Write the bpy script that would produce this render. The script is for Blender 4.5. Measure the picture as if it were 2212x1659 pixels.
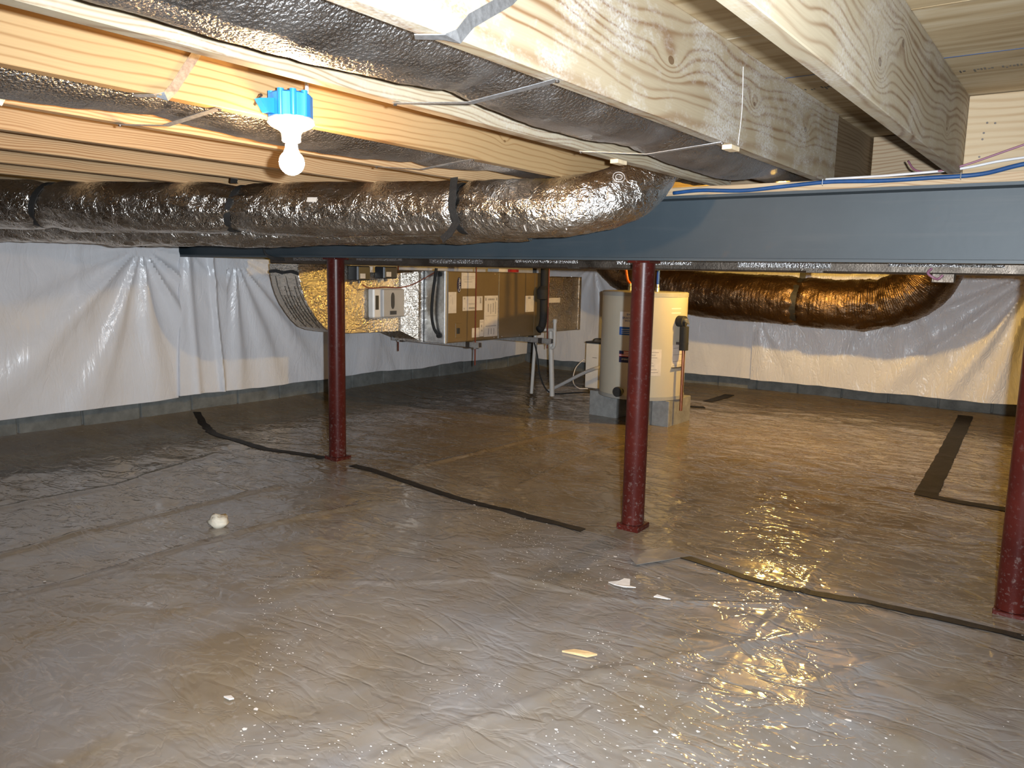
import bpy, math, random
import numpy as np
from mathutils import Vector, Matrix, noise
random.seed(7)
S = bpy.context.scene
for o in list(bpy.data.objects): bpy.data.objects.remove(o)
COL = S.collection

# ------------------------------------------------------------------ camera, world, lights, exposure
CAM_H = 1.14
YAW, PITCH, ROLL = 0.632, -0.1407, 0.0213
cam = bpy.data.cameras.new('camera'); camo = bpy.data.objects.new('camera', cam); COL.objects.link(camo)
cam.sensor_fit = 'HORIZONTAL'; cam.sensor_width = 36.0; cam.lens = 1700.0 / 2212.0 * 36.0
cam.clip_start = 0.02; cam.clip_end = 60
fwd = Vector((-math.sin(YAW)*math.cos(PITCH), math.cos(YAW)*math.cos(PITCH), math.sin(PITCH)))
rgt0 = Vector((math.cos(YAW), math.sin(YAW), 0)); up0 = rgt0.cross(fwd)
rgt = math.cos(ROLL)*rgt0 + math.sin(ROLL)*up0; upv = -math.sin(ROLL)*rgt0 + math.cos(ROLL)*up0
R3 = Matrix((rgt, upv, -fwd)).transposed()
camo.matrix_world = Matrix.Translation((0, 0, CAM_H)) @ R3.to_4x4()
S.camera = camo

world = bpy.data.worlds.new('world'); S.world = world; world.use_nodes = True
world.node_tree.nodes['Background'].inputs[0].default_value = (0.9, 0.95, 1.0, 1)
world.node_tree.nodes['Background'].inputs[1].default_value = 0.02

FLASH_W, BULB_L, BULB2_L = 670.0, 620.0, 2200.0
fl = bpy.data.lights.new('camera_flash', 'SPOT'); fl.shadow_soft_size = 0.014; fl.energy = FLASH_W
fl.spot_size = math.radians(118); fl.spot_blend = 1.0
fl.color = (0.84, 0.925, 1.0)
flo = bpy.data.objects.new('camera_flash', fl); COL.objects.link(flo)
flo.matrix_world = Matrix.Translation(Vector((0, 0, CAM_H)) + rgt*0.085 + upv*0.03 + fwd*0.02) @ R3.to_4x4()

S.view_settings.view_transform = 'Standard'; S.view_settings.look = 'None'
S.view_settings.exposure = 0.0; S.view_settings.gamma = 1.0; S.view_settings.use_curve_mapping = False

# ------------------------------------------------------------------ node helper
class NT:
    def __init__(s, name):
        s.m = bpy.data.materials.new(name); s.m.use_nodes = True
        s.t = s.m.node_tree; s.t.nodes.clear()
        s.out = s.t.nodes.new('ShaderNodeOutputMaterial')
        s.b = s.t.nodes.new('ShaderNodeBsdfPrincipled'); s.t.links.new(s.b.outputs[0], s.out.inputs[0])
    def put(s, sock, v):
        if hasattr(v, 'is_output'): s.t.links.new(v, sock)
        elif isinstance(v, (tuple, list)):
            v = tuple(v)
            if sock.type == 'RGBA' and len(v) == 3: v += (1,)
            sock.default_value = v
        else:
            sock.default_value = v if sock.type not in ('RGBA', 'VECTOR') else ((v,)*4 if sock.type == 'RGBA' else (v,)*3)
    def math(s, op, a, b=0.0, c=None, clamp=False):
        n = s.t.nodes.new('ShaderNodeMath'); n.operation = op; n.use_clamp = clamp
        s.put(n.inputs[0], a); s.put(n.inputs[1], b)
        if c is not None: s.put(n.inputs[2], c)
        return n.outputs[0]
    def coord(s, kind='Object'): return s.t.nodes.new('ShaderNodeTexCoord').outputs[kind]
    def pos(s): return s.t.nodes.new('ShaderNodeNewGeometry').outputs['Position']
    def sep(s, v):
        n = s.t.nodes.new('ShaderNodeSeparateXYZ'); s.put(n.inputs[0], v); return n.outputs
    def comb(s, x, y, z):
        n = s.t.nodes.new('ShaderNodeCombineXYZ'); s.put(n.inputs[0], x); s.put(n.inputs[1], y); s.put(n.inputs[2], z); return n.outputs[0]
    def mapp(s, v, scale=(1,1,1), loc=(0,0,0), rot=(0,0,0)):
        n = s.t.nodes.new('ShaderNodeMapping'); s.put(n.inputs[0], v); s.put(n.inputs[1], loc); s.put(n.inputs[2], rot); s.put(n.inputs[3], scale); return n.outputs[0]
    def noise(s, v, scale, detail=3, rough=.5, dist=0.0, ntype=None):
        n = s.t.nodes.new('ShaderNodeTexNoise')
        if ntype: n.noise_type = ntype
        s.put(n.inputs['Vector'], v); n.inputs['Scale'].default_value = scale; n.inputs['Detail'].default_value = detail
        n.inputs['Roughness'].default_value = rough; n.inputs['Distortion'].default_value = dist
        return n.outputs[0]
    def voro(s, v, scale, feature='F1', out=0, rnd=1.0):
        n = s.t.nodes.new('ShaderNodeTexVoronoi'); n.feature = feature; s.put(n.inputs['Vector'], v)
        n.inputs['Scale'].default_value = scale; n.inputs['Randomness'].default_value = rnd
        return n.outputs[out]
    def ramp(s, f, stops, interp='LINEAR'):
        n = s.t.nodes.new('ShaderNodeValToRGB'); n.color_ramp.interpolation = interp
        e = n.color_ramp.elements
        while len(e) < len(stops): e.new(0.5)
        for i, (p, c) in enumerate(stops):
            e[i].position = p; e[i].color = (tuple(c)+(1,))[:4] if isinstance(c, (tuple, list)) else (c, c, c, 1)
        s.put(n.inputs[0], f); return n.outputs[0]
    def mix(s, f, a, b, mode='MIX'):
        n = s.t.nodes.new('ShaderNodeMix'); n.data_type = 'RGBA'; n.blend_type = mode
        s.put(n.inputs[0], f); s.put(n.inputs[6], a); s.put(n.inputs[7], b); return n.outputs[2]
    def bump(s, h, strength=.3, dist=.01, normal=None):
        n = s.t.nodes.new('ShaderNodeBump'); n.inputs['Strength'].default_value = strength; n.inputs['Distance'].default_value = dist
        s.put(n.inputs['Height'], h)
        if normal is not None: s.put(n.inputs['Normal'], normal)
        return n.outputs[0]
    def set(s, **k):
        for key, v in k.items(): s.put(s.b.inputs[key.replace('_', ' ')], v)
        return s.m

def plain(name, col, rough=.5, metal=0.0, var=.12, vscale=12, bump=0.0, bscale=60, **kw):
    n = NT(name); c = n.coord()
    f = n.noise(c, vscale, 4, .6)
    dark = tuple(max(0, x*(1-var)) for x in col); lite = tuple(min(1, x*(1+var)) for x in col)
    n.set(Base_Color=n.ramp(f, [(.3, dark), (.7, lite)]), Roughness=rough, Metallic=metal, **kw)
    if bump: n.put(n.b.inputs['Normal'], n.bump(n.noise(c, bscale, 3), bump, .004))
    return n.m

# ------------------------------------------------------------------ materials
def wood(name, light, dark, K=14, v0=0.02, curve=.03, knots=(), wander=.05, white=0.0, along='Y', seed=0.0, sharp=3.0):
    """pine grain: growth rings cut along the board; knots = (u, v, size, amount) in object space"""
    n = NT(name); c = n.coord(); x, y, z = n.sep(c)
    u, v, w = (y, z, x) if along == 'Y' else (x, z, y)
    uu = n.math('ADD', u, seed)
    wob = n.math('MULTIPLY', n.math('SUBTRACT', n.noise(n.comb(n.math('MULTIPLY', uu, 1.3), n.math('MULTIPLY', v, 1.2), w), 1.0, 2), .5), wander*4)
    wob2 = n.math('MULTIPLY', n.math('SUBTRACT', n.noise(n.comb(n.math('MULTIPLY', uu, 2.2), n.math('MULTIPLY', v, 11), n.math('MULTIPLY', w, 6)), 1.0, 3), .5), .030)
    vv = n.math('ADD', n.math('SUBTRACT', n.math('ADD', v, wob), v0), wob2)
    ww = n.math('ADD', n.math('MULTIPLY', w, 1.0), curve)
    f = n.math('SQRT', n.math('ADD', n.math('MULTIPLY', vv, vv), n.math('MULTIPLY', ww, ww)))
    knotcol = None
    for (ku, kv, ks, ka) in knots:
        du = n.math('DIVIDE', n.math('SUBTRACT', u, ku), ks*1.7); dv = n.math('DIVIDE', n.math('SUBTRACT', v, kv), ks)
        d2 = n.math('ADD', n.math('MULTIPLY', du, du), n.math('MULTIPLY', dv, dv))
        g = n.math('POWER', 2.718, n.math('MULTIPLY', d2, -1.0))
        f = n.math('ADD', f, n.math('MULTIPLY', g, ka))
        k = n.math('GREATER_THAN', n.math('ADD', g, n.math('MULTIPLY', wob2, 2.0)), .955)
        knotcol = k if knotcol is None else n.math('MAXIMUM', knotcol, k)
    f = n.math('ADD', f, n.math('MULTIPLY', n.noise(n.comb(n.math('MULTIPLY', f, 30), 0.0, seed), 1.0, 1), .03))
    sn = n.math('MULTIPLY_ADD', n.math('SINE', n.math('MULTIPLY', f, K*6.283*10)), .5, .5)
    line = n.math('POWER', sn, sharp)
    mod = n.noise(n.comb(n.math('MULTIPLY', uu, 2), n.math('MULTIPLY', v, 9), w), 1.0, 2)
    line = n.math('MULTIPLY', line, n.ramp(mod, [(.3, .35), (.65, 1.0)]))
    fine = n.noise(n.comb(n.math('MULTIPLY', uu, 8), n.math('MULTIPLY', v, 260), n.math('MULTIPLY', w, 260)), 1.0, 2)
    col = n.mix(n.math('MULTIPLY', line, .85), light, dark)
    col = n.mix(n.math('MULTIPLY', fine, .22), col, tuple(q*.55 for q in dark))
    if knotcol is not None: col = n.mix(n.math('MULTIPLY', knotcol, .8), col, tuple(q*.6 for q in dark))
    if white:
        wn = n.noise(n.comb(n.math('MULTIPLY', uu, 3.2), n.math('MULTIPLY', v, 5), w), 1.0, 6, .72)
        sp = n.noise(n.comb(n.math('MULTIPLY', uu, 120), n.math('MULTIPLY', v, 160), n.math('MULTIPLY', w, 160)), 1.0, 2)
        wf = n.math('MULTIPLY', n.ramp(wn, [(.45, 0.0), (.62, 1.0)]), n.ramp(sp, [(.35, 0.15), (.6, 1.0)]))
        col = n.mix(n.math('MULTIPLY', wf, white), col, (.50, .47, .43))
    n.set(Base_Color=col, Roughness=.62, Normal=n.bump(n.math('ADD', line, fine), .12, .002))
    n.b.inputs['Specular IOR Level'].default_value = .3
    return n.m

PINE_L, PINE_D = (.50, .37, .22), (.26, .12, .045)
PALE_L, PALE_D = (.39, .325, .225), (.165, .085, .035)

def foil(name, col=(.70, .68, .65), rough=.27, big=1.0, crinkle=1.0, speck=1.0, ribs=0.0, sscale=170):
    n = NT(name); c = n.coord()
    a = n.noise(c, 13, 4, .6)
    r = n.math('ABSOLUTE', n.math('SUBTRACT', n.noise(c, 26, 3, .6, .8), .5))
    b = n.noise(c, sscale, 2, .5)
    h = n.math('ADD', n.math('MULTIPLY', a, 1.5*big), n.math('MULTIPLY', b, .16*speck))
    h = n.math('ADD', h, n.math('MULTIPLY', n.math('MINIMUM', r, .12), 2.2*crinkle))
    if ribs:
        g = n.noise(n.mapp(c, (6, 6, 150)), 1.0, 2); h = n.math('ADD', h, n.math('MULTIPLY', g, ribs*.2))
    dirt = n.ramp(n.noise(c, 3.5, 4, .6), [(.35, tuple(q*.78 for q in col)), (.65, col)])
    n.set(Base_Color=dirt, Metallic=1.0, Roughness=n.ramp(n.noise(c, 9, 3), [(.3, rough*.8), (.7, rough*1.4)]),
          Normal=n.bump(h, .55, .016))
    return n.m

M = {}
M['foil'] = foil('foil_jacket', (.82, .78, .73), .25, 1.0, 1.0, 1.3)
M['foil_bay'] = foil('foil_jacket_dusty', (.56, .54, .53), .30, .25, .10, 9.0, 0, 130)
M['foil_board'] = foil('foil_duct_board', (.78, .72, .63), .27, .5, .5, 5.0, 1.5, 60)
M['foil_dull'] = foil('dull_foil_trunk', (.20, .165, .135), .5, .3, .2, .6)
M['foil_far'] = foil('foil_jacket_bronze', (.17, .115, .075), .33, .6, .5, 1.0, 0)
M['galv'] = plain('galvanised_steel', (.62, .64, .66), .38, 1.0, .22, 40, .1, 30)
M['strap'] = plain('galvanised_strap', (.70, .72, .75), .35, .9, .25, 90)
def steel_paint():
    n = NT('blue_grey_primer'); c = n.coord(); x, y, z = n.sep(c)
    f = n.noise(c, 2.2, 5, .65); s = n.noise(n.mapp(c, (1.2, 4, 26)), 1.0, 4, .6)
    col = n.ramp(f, [(.3, (.036, .050, .061)), (.7, (.050, .065, .076))])
    col = n.mix(n.ramp(s, [(.55, 0.0), (.8, .5)]), col, (.085, .09, .092))
    rust = n.math('MULTIPLY', n.ramp(n.noise(c, 9, 5, .7), [(.62, 0.0), (.74, .7)]), .35)
    col = n.mix(rust, col, (.10, .065, .045))
    n.set(Base_Color=col, Roughness=.5, Normal=n.bump(n.noise(c, 40, 3), .12, .002)); return n.m
M['steel'] = steel_paint()
def red_primer():
    n = NT('red_oxide_primer'); c = n.coord()
    col = n.ramp(n.noise(c, 6, 4, .6), [(.3, (.048, .0075, .0055)), (.7, (.080, .013, .009))])
    streak = n.noise(n.mapp(c, (30, 30, 5)), 1.0, 5, .7)
    spots = n.noise(c, 70, 4, .7)
    low = n.ramp(n.sep(c)[2], [(.0, 1.0), (.35, .25)])
    wf = n.math('MULTIPLY', n.ramp(streak, [(.60, 0.0), (.76, .35)]), n.ramp(spots, [(.45, .1), (.6, 1.0)]))
    wf = n.math('ADD', wf, n.math('MULTIPLY', n.math('MULTIPLY', n.ramp(spots, [(.56, 0.0), (.66, .8)]), low), .7), clamp=True)
    col = n.mix(wf, col, (.22, .18, .165))
    n.set(Base_Color=col, Roughness=.33, Specular_IOR_Level=.22, Normal=n.bump(spots, .08, .003)); return n.m
M['red'] = red_primer()
def vinyl(name, crk=0.0):
    n = NT(name); c = n.pos()
    a = n.noise(n.mapp(c, (9, 9, 2.6)), 1.0, 5, .62, .6); b = n.noise(c, 45, 3, .6)
    r = n.noise(n.mapp(c, (4, 4, 1.6)), 1.0, 3, .6, 1.2)
    crease = n.math('ABSOLUTE', n.math('SUBTRACT', r, .5))
    h = n.math('ADD', n.math('ADD', n.math('MULTIPLY', a, .7), n.math('MULTIPLY', b, .06)), n.math('MULTIPLY', n.math('MINIMUM', crease, .04), 2.0))
    if crk:
        k = n.math('ABSOLUTE', n.math('SUBTRACT', n.noise(n.mapp(c, (16, 16, 5), (0, 0, 0), (0, .5, 0)), 1.0, 3, .6, .9), .5))
        h = n.math('ADD', h, n.math('MULTIPLY', n.math('MINIMUM', k, .08), 3.0))
    n.set(Base_Color=n.ramp(n.noise(c, 2.5, 4, .6), [(.3, (.76, .76, .79)), (.7, (.83, .83, .86))]), Roughness=.27,
          Normal=n.bump(h, .38, .03)); return n.m
M['vinyl'] = vinyl('white_vinyl_facing'); M['vinyl_crk'] = vinyl('crinkled_vinyl_facing', 1.0)
def ground():
    n = NT('poly_sheet_over_soil'); c = n.pos()
    soil = n.noise(n.mapp(c, (1.0, 1.4, 1)), 2.6, 6, .66, .5); soil2 = n.noise(c, 14, 5, .6)
    col = n.ramp(soil, [(.28, (.125, .086, .038)), (.5, (.195, .142, .072)), (.72, (.255, .200, .118))])
    col = n.mix(n.math('MULTIPLY', soil2, .45), col, (.21, .165, .125))
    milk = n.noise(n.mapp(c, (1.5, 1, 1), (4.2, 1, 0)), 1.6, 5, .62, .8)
    # flash scatter painted into the film colour: greyer on the seam's camera side
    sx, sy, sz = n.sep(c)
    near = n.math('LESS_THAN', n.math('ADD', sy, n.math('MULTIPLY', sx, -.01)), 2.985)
    milk_flash = n.math('MULTIPLY', n.ramp(milk, [(.34, .16), (.66, .62)]), n.math('MULTIPLY_ADD', near, .75, .55))
    col = n.mix(milk_flash, col, (.240, .235, .240))
    peb = n.ramp(n.noise(c, 26, 3, .55), [(.62, 0.0), (.72, .5)])
    col = n.mix(peb, col, (.33, .30, .27))
    # creased film: ridges at two scales
    r1 = n.noise(n.mapp(c, (1.2, 2.6, 1), (0, 0, 0), (0, 0, .35)), 2.2, 3, .55, .5)
    r1 = n.math('ABSOLUTE', n.math('SUBTRACT', r1, .5))
    r2 = n.noise(n.mapp(c, (1, 1.8, 1), (7, 3, 0), (0, 0, -.5)), 7, 3, .55, .7)
    r2 = n.math('ABSOLUTE', n.math('SUBTRACT', r2, .5))
    big = n.noise(c, 5, 3, .5)
    h = n.math('ADD', n.math('MULTIPLY', n.math('MINIMUM', r1, .05), 3.0), n.math('MULTIPLY', n.math('MINIMUM', r2, .05), 1.2))
    h = n.math('ADD', h, n.math('MULTIPLY', big, .5))
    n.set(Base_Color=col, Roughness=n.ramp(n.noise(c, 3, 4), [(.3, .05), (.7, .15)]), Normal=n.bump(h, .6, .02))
    n.b.inputs['Specular IOR Level'].default_value = .5
    return n.m
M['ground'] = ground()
M['concrete'] = plain('concrete_grey', (.17, .175, .165), .9, 0, .3, 9, .5, 90)
M['block'] = plain('concrete_block_grey', (.27, .27, .26), .92, 0, .2, 20, .6, 130)
M['plaster'] = plain('foundation_wall_grey', (.24, .24, .235), .9, 0, .2, 4, .3, 40)
def ply():
    n = NT('plywood'); c = n.pos(); x, y, z = n.sep(c)
    g = n.noise(n.comb(n.math('MULTIPLY', x, 1.3), n.math('MULTIPLY', y, 16), z), 1.0, 5, .62, .9)
    col = n.ramp(g, [(.3, (.27, .175, .075)), (.5, (.42, .31, .175)), (.72, (.52, .42, .28))])
    blot = n.noise(n.comb(n.math('MULTIPLY', x, 4), n.math('MULTIPLY', y, 30), z), 1.0, 3, .6)
    col = n.mix(n.ramp(blot, [(.62, 0.0), (.75, .6)]), col, (.50, .46, .38))
    n.set(Base_Color=col, Roughness=.75, Normal=n.bump(g, .15, .003)); return n.m
M['ply'] = ply()
M['tape'] = plain('black_tape', (.026, .023, .022), .6, 0, .3, 20, .4, 50, Specular_IOR_Level=.2)
M['nylon'] = plain('black_nylon', (.018, .018, .018), .55, 0, .2, 60, .3, 200)
M['rubber'] = plain('black_foam', (.02, .02, .02), .8, 0, .2, 60, .3, 120)
M['tan'] = plain('tan_enamel', (.165, .112, .050), .42, 0, .08, 5)
M['heater'] = plain('beige_enamel', (.50, .47, .385), .32, 0, .05, 3)
M['heater_grey'] = plain('grey_enamel', (.34, .34, .32), .4, 0, .1, 6)
M['paper'] = plain('paper_label', (.62, .58, .53), .6, 0, .08, 25)
M['ink'] = plain('dark_ink', (.05, .05, .05), .6, 0, .1)
M['greyink'] = plain('grey_print', (.33, .31, .29), .7, 0, .2, 60)
M['navy'] = plain('navy_enamel', (.012, .014, .06), .4, 0, .1)
M['blue'] = plain('label_blue', (.02, .09, .33), .45, 0, .1)
M['white'] = plain('white_plastic', (.72, .71, .69), .35, 0, .05)
M['grey'] = plain('grey_plastic', (.42, .42, .42), .4, 0, .06)
M['dgrey'] = plain('dark_grey_plastic', (.025, .027, .031), .4, 0, .1)
M['pvc'] = plain('white_pvc', (.62, .60, .56), .35, 0, .06)
M['bluebox'] = plain('blue_plastic_box', (.02, .24, .62), .4, 0, .06)
M['pex_blue'] = plain('blue_tubing', (.015, .07, .33), .35, 0, .15, 30)
M['cable_blue'] = plain('blue_cable', (.015, .065, .19), .4, 0, .15, 30)
M['cable_white'] = plain('white_cable', (.62, .60, .60), .45, 0, .08)
M['cable_purple'] = plain('purple_wire', (.26, .11, .16), .45, 0, .08)
M['cable_red'] = plain('red_brown_wire', (.22, .05, .02), .5, 0, .08)
M['orange'] = plain('orange_tubing', (.75, .17, .03), .4, 0, .08)
M['redtag'] = plain('red_plastic', (.42, .02, .02), .45, 0, .1)
M['pink'] = plain('pink_label', (.75, .06, .20), .5, 0, .1)
M['copper'] = plain('copper', (.45, .20, .12), .35, .9, .2, 20)
M['rod'] = plain('red_threaded_rod', (.16, .03, .015), .5, .3, .15, 80)
M['ceramic'] = plain('white_porcelain', (.82, .80, .76), .2, 0, .03)
M['nail'] = plain('nail_steel', (.10, .085, .075), .4, .8, .2)
M['stone'] = plain('pale_foam_lump', (.66, .61, .50), .85, 0, .12, 30, .4, 60)
M['chip'] = plain('wood_chip', (.60, .40, .20), .7, 0, .2, 40)
M['scrap'] = plain('white_scrap', (.68, .64, .61), .6, 0, .1, 30)
M['clear'] = plain('milky_film_patch', (.235, .205, .175), .15, 0, .2, 8, .3, 12)
M['shim'] = plain('pale_wood_shim', (.72, .56, .36), .65, 0, .1, 40)
mb = NT('glowing_bulb'); mb.set(Base_Color=(1, .95, .85), Emission_Color=(1.0, .60, .26), Emission_Strength=BULB_L); M['bulb'] = mb.m
mb = NT('glowing_bulb_strong'); mb.set(Base_Color=(1, .95, .85), Emission_Color=(1.0, .60, .13), Emission_Strength=BULB2_L); M['bulb2'] = mb.m

# ------------------------------------------------------------------ mesh helpers
def rootloc(o):
    l = Vector((0, 0, 0))
    while o is not None: l += o.location; o = o.parent
    return l
def obj(name, geo, mat, parent=None, smooth=False, label=None, cat=None, group=None, kind=None, origin=None):
    v, f = geo
    v = np.array(v, dtype=float)
    me = bpy.data.meshes.new(name)
    mats = mat if isinstance(mat, (list, tuple)) else [mat]
    if parent is None:
        org = Vector(origin) if origin is not None else Vector(((v[:,0].min()+v[:,0].max())/2, (v[:,1].min()+v[:,1].max())/2, v[:,2].min()))
        loc = org; sub = org
    else:
        loc = Vector((0, 0, 0)); sub = rootloc(parent)
    v = v - np.array(sub)
    me.from_pydata(v.tolist(), [], [tuple(int(i) for i in q) for q in f]); me.update()
    for m in mats: me.materials.append(M[m] if isinstance(m, str) else m)
    if smooth:
        me.polygons.foreach_set('use_smooth', [True]*len(me.polygons))
        if smooth == 'auto': me.set_sharp_from_angle(angle=math.radians(35))
    o = bpy.data.objects.new(name, me); COL.objects.link(o); o.location = loc
    if parent is not None: o.parent = parent
    if label: o['label'] = label
    if cat: o['category'] = cat
    if group: o['group'] = group
    if kind: o['kind'] = kind
    return o
def thing(name, label, cat, loc, group=None, kind=None):
    o = bpy.data.objects.new(name, None); o.empty_display_size = .1; COL.objects.link(o); o.location = loc
    if label: o['label'] = label
    if cat: o['category'] = cat
    if group: o['group'] = group
    if kind: o['kind'] = kind
    return o
def join(*gs):
    V, F = [], []
    for v, f in gs:
        b = len(V); V += [tuple(q) for q in v]; F += [tuple(i+b for i in q) for q in f]
    return V, F
def box(x0, x1, y0, y1, z0, z1, b=0.0):
    if b <= 0:
        V = [(x, y, z) for z in (z0, z1) for y in (y0, y1) for x in (x0, x1)]
        return V, [(0,2,3,1), (4,5,7,6), (0,1,5,4), (1,3,7,5), (3,2,6,7), (2,0,4,6)]
    V = []; idx = {}
    X, Y, Z = (x0, x1), (y0, y1), (z0, z1)
    for i in (0, 1):
        for j in (0, 1):
            for k in (0, 1):
                for ax in range(3):
                    p = [X[i], Y[j], Z[k]]; s = [1-2*i, 1-2*j, 1-2*k]
                    for a in range(3):
                        if a != ax: p[a] += s[a]*b
                    idx[i, j, k, ax] = len(V); V.append(tuple(p))
    F = []
    def quad(l): F.append(tuple(l))
    for ax in range(3):
        o1, o2 = [a for a in range(3) if a != ax]
        for s in (0, 1):
            q = []
            for (a, c) in ((0, 0), (1, 0), (1, 1), (0, 1)):
                t = [0, 0, 0]; t[ax] = s; t[o1] = a; t[o2] = c; q.append(idx[t[0], t[1], t[2], ax])
            flip = (s == 0) ^ (ax == 1)
            quad(q[::-1] if flip else q)
    for ax in range(3):          # edges along ax
        o1, o2 = [a for a in range(3) if a != ax]
        for a in (0, 1):
            for c in (0, 1):
                def k(s, which):
                    t = [0, 0, 0]; t[ax] = s; t[o1] = a; t[o2] = c; return idx[t[0], t[1], t[2], which]
                quad((k(0, o1), k(1, o1), k(1, o2), k(0, o2)))
    for i in (0, 1):
        for j in (0, 1):
            for k in (0, 1): F.append((idx[i,j,k,0], idx[i,j,k,1], idx[i,j,k,2]))
    return V, F
def catmull(P, n):
    P = [Vector(p) for p in P]; Q = [P[0]*2-P[1]] + P + [P[-1]*2-P[-2]]
    out = []
    m = len(P)-1
    for i in range(n+1):
        t = i/n*m; k = min(int(t), m-1); t -= k
        a, b, c, d = Q[k:k+4]
        out.append(.5*((2*b) + (c-a)*t + (2*a-5*b+4*c-d)*t*t + (3*b-a-3*c+d)*t**3))
    return out
def frames(P, upv=Vector((0, 0, 1))):
    out = []
    for i, p in enumerate(P):
        t = (P[min(i+1, len(P)-1)] - P[max(i-1, 0)]).normalized()
        if i == 0:
            n = upv - t*upv.dot(t)
            if n.length < .1: n = Vector((0, 1, 0)) - t*t.y
        else: n = n - t*n.dot(t)
        n.normalize(); out.append((t, n, t.cross(n)))
    return out
def tube(P, r, nt=10, cap=True, rfun=None):
    fr = frames(P); V, F = [], []
    for i, (p, (t, n, b)) in enumerate(zip(P, fr)):
        s = i/(len(P)-1)
        for j in range(nt):
            a = 2*math.pi*j/nt
            ra, rb = (r, r) if rfun is None else rfun(s, a, p)
            V.append(tuple(p + n*math.cos(a)*ra + b*math.sin(a)*rb))
    for i in range(len(P)-1):
        for j in range(nt):
            F.append((i*nt+j, i*nt+(j+1) % nt, (i+1)*nt+(j+1) % nt, (i+1)*nt+j))
    if cap:
        F.append(tuple(range(nt))[::-1]); F.append(tuple(range((len(P)-1)*nt, len(P)*nt)))
    return V, F
def wire(P, r, n=24, nt=8): return tube(catmull(P, n), r, nt)
def cyl(p0, p1, r, nt=20): return tube([Vector(p0), Vector(p1)], r, nt)
def lathe(prof, c, nt=40, axis='Z'):
    V, F = [], []
    for (r, h) in prof:
        for j in range(nt):
            a = 2*math.pi*j/nt
            if axis == 'Z': V.append((c[0]+r*math.cos(a), c[1]+r*math.sin(a), c[2]+h))
            elif axis == 'X': V.append((c[0]+h, c[1]+r*math.cos(a), c[2]+r*math.sin(a)))
    for i in range(len(prof)-1):
        for j in range(nt): F.append((i*nt+j, i*nt+(j+1) % nt, (i+1)*nt+(j+1) % nt, (i+1)*nt+j))
    F.append(tuple(range(nt))[::-1]); F.append(tuple(range((len(prof)-1)*nt, len(prof)*nt)))
    return V, F
def ribbon(P, w, th, wdir):
    """flat strap along points P, width w along wdir, thickness th"""
    V, F = [], []; P = [Vector(p) for p in P]; n = len(P)
    for i, p in enumerate(P):
        t = (P[min(i+1, n-1)]-P[max(i-1, 0)]).normalized(); d = Vector(wdir[i]) if isinstance(wdir, list) else Vector(wdir)
        d = (d - t*d.dot(t)).normalized(); q = t.cross(d)
        for (a, b) in ((-1, -1), (1, -1), (1, 1), (-1, 1)): V.append(tuple(p + d*a*w/2 + q*b*th/2))
    for i in range(n-1):
        for j in range(4): F.append((i*4+j, i*4+(j+1) % 4, i*4+4+(j+1) % 4, i*4+4+j))
    F.append((3, 2, 1, 0)); F.append(tuple(n*4-4+k for k in range(4)))
    return V, F
def extrude(poly, axis, a, b):
    """poly: list of 2-D points in the plane normal to axis"""
    def P(u, v, w): return {'X': (w, u, v), 'Y': (u, w, v), 'Z': (u, v, w)}[axis]
    n = len(poly)
    V = [P(u, v, a) for u, v in poly] + [P(u, v, b) for u, v in poly]
    F = [tuple(range(n))[::-1], tuple(range(n, 2*n))] + [(i, (i+1) % n, n+(i+1) % n, n+i) for i in range(n)]
    return V, F
def cylpatch(c, r, a0, a1, z0, z1, th=.003, n=8):
    V, F = [], []
    for i in range(n+1):
        a = math.radians(a0+(a1-a0)*i/n); ca, sa = math.cos(a), math.sin(a)
        for rr in (r, r+th):
            for z in (z0, z1): V.append((c[0]+rr*ca, c[1]+rr*sa, z))
    for i in range(n):
        b = i*4
        F += [(b, b+4, b+5, b+1), (b+2, b+3, b+7, b+6), (b+1, b+5, b+7, b+3), (b, b+2, b+6, b+4)]
    F += [(0, 1, 3, 2), (n*4, n*4+2, n*4+3, n*4+1)]
    return V, F
def textgeo(s, size, bend=None):
    cu = bpy.data.curves.new('t', 'FONT'); cu.body = s; cu.size = size; cu.align_x = 'CENTER'; cu.align_y = 'CENTER'; cu.extrude = .0006
    cu.resolution_u = 3
    to = bpy.data.objects.new('t', cu); COL.objects.link(to)
    dg = bpy.context.evaluated_depsgraph_get(); me = bpy.data.meshes.new_from_object(to.evaluated_get(dg))
    V = [tuple(v.co) for v in me.vertices]; F = [tuple(p.vertices) for p in me.polygons]
    bpy.data.objects.remove(to); bpy.data.meshes.remove(me); bpy.data.curves.remove(cu)
    return V, F
def xf(g, m): return [tuple(m @ Vector(v)) for v in g[0]], g[1]
def nz(x, y, z): return noise.noise(Vector((x, y, z)))
def fbm(x, y, z, o=4): return noise.fractal(Vector((x, y, z)), .9, 2.1, o)

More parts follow.
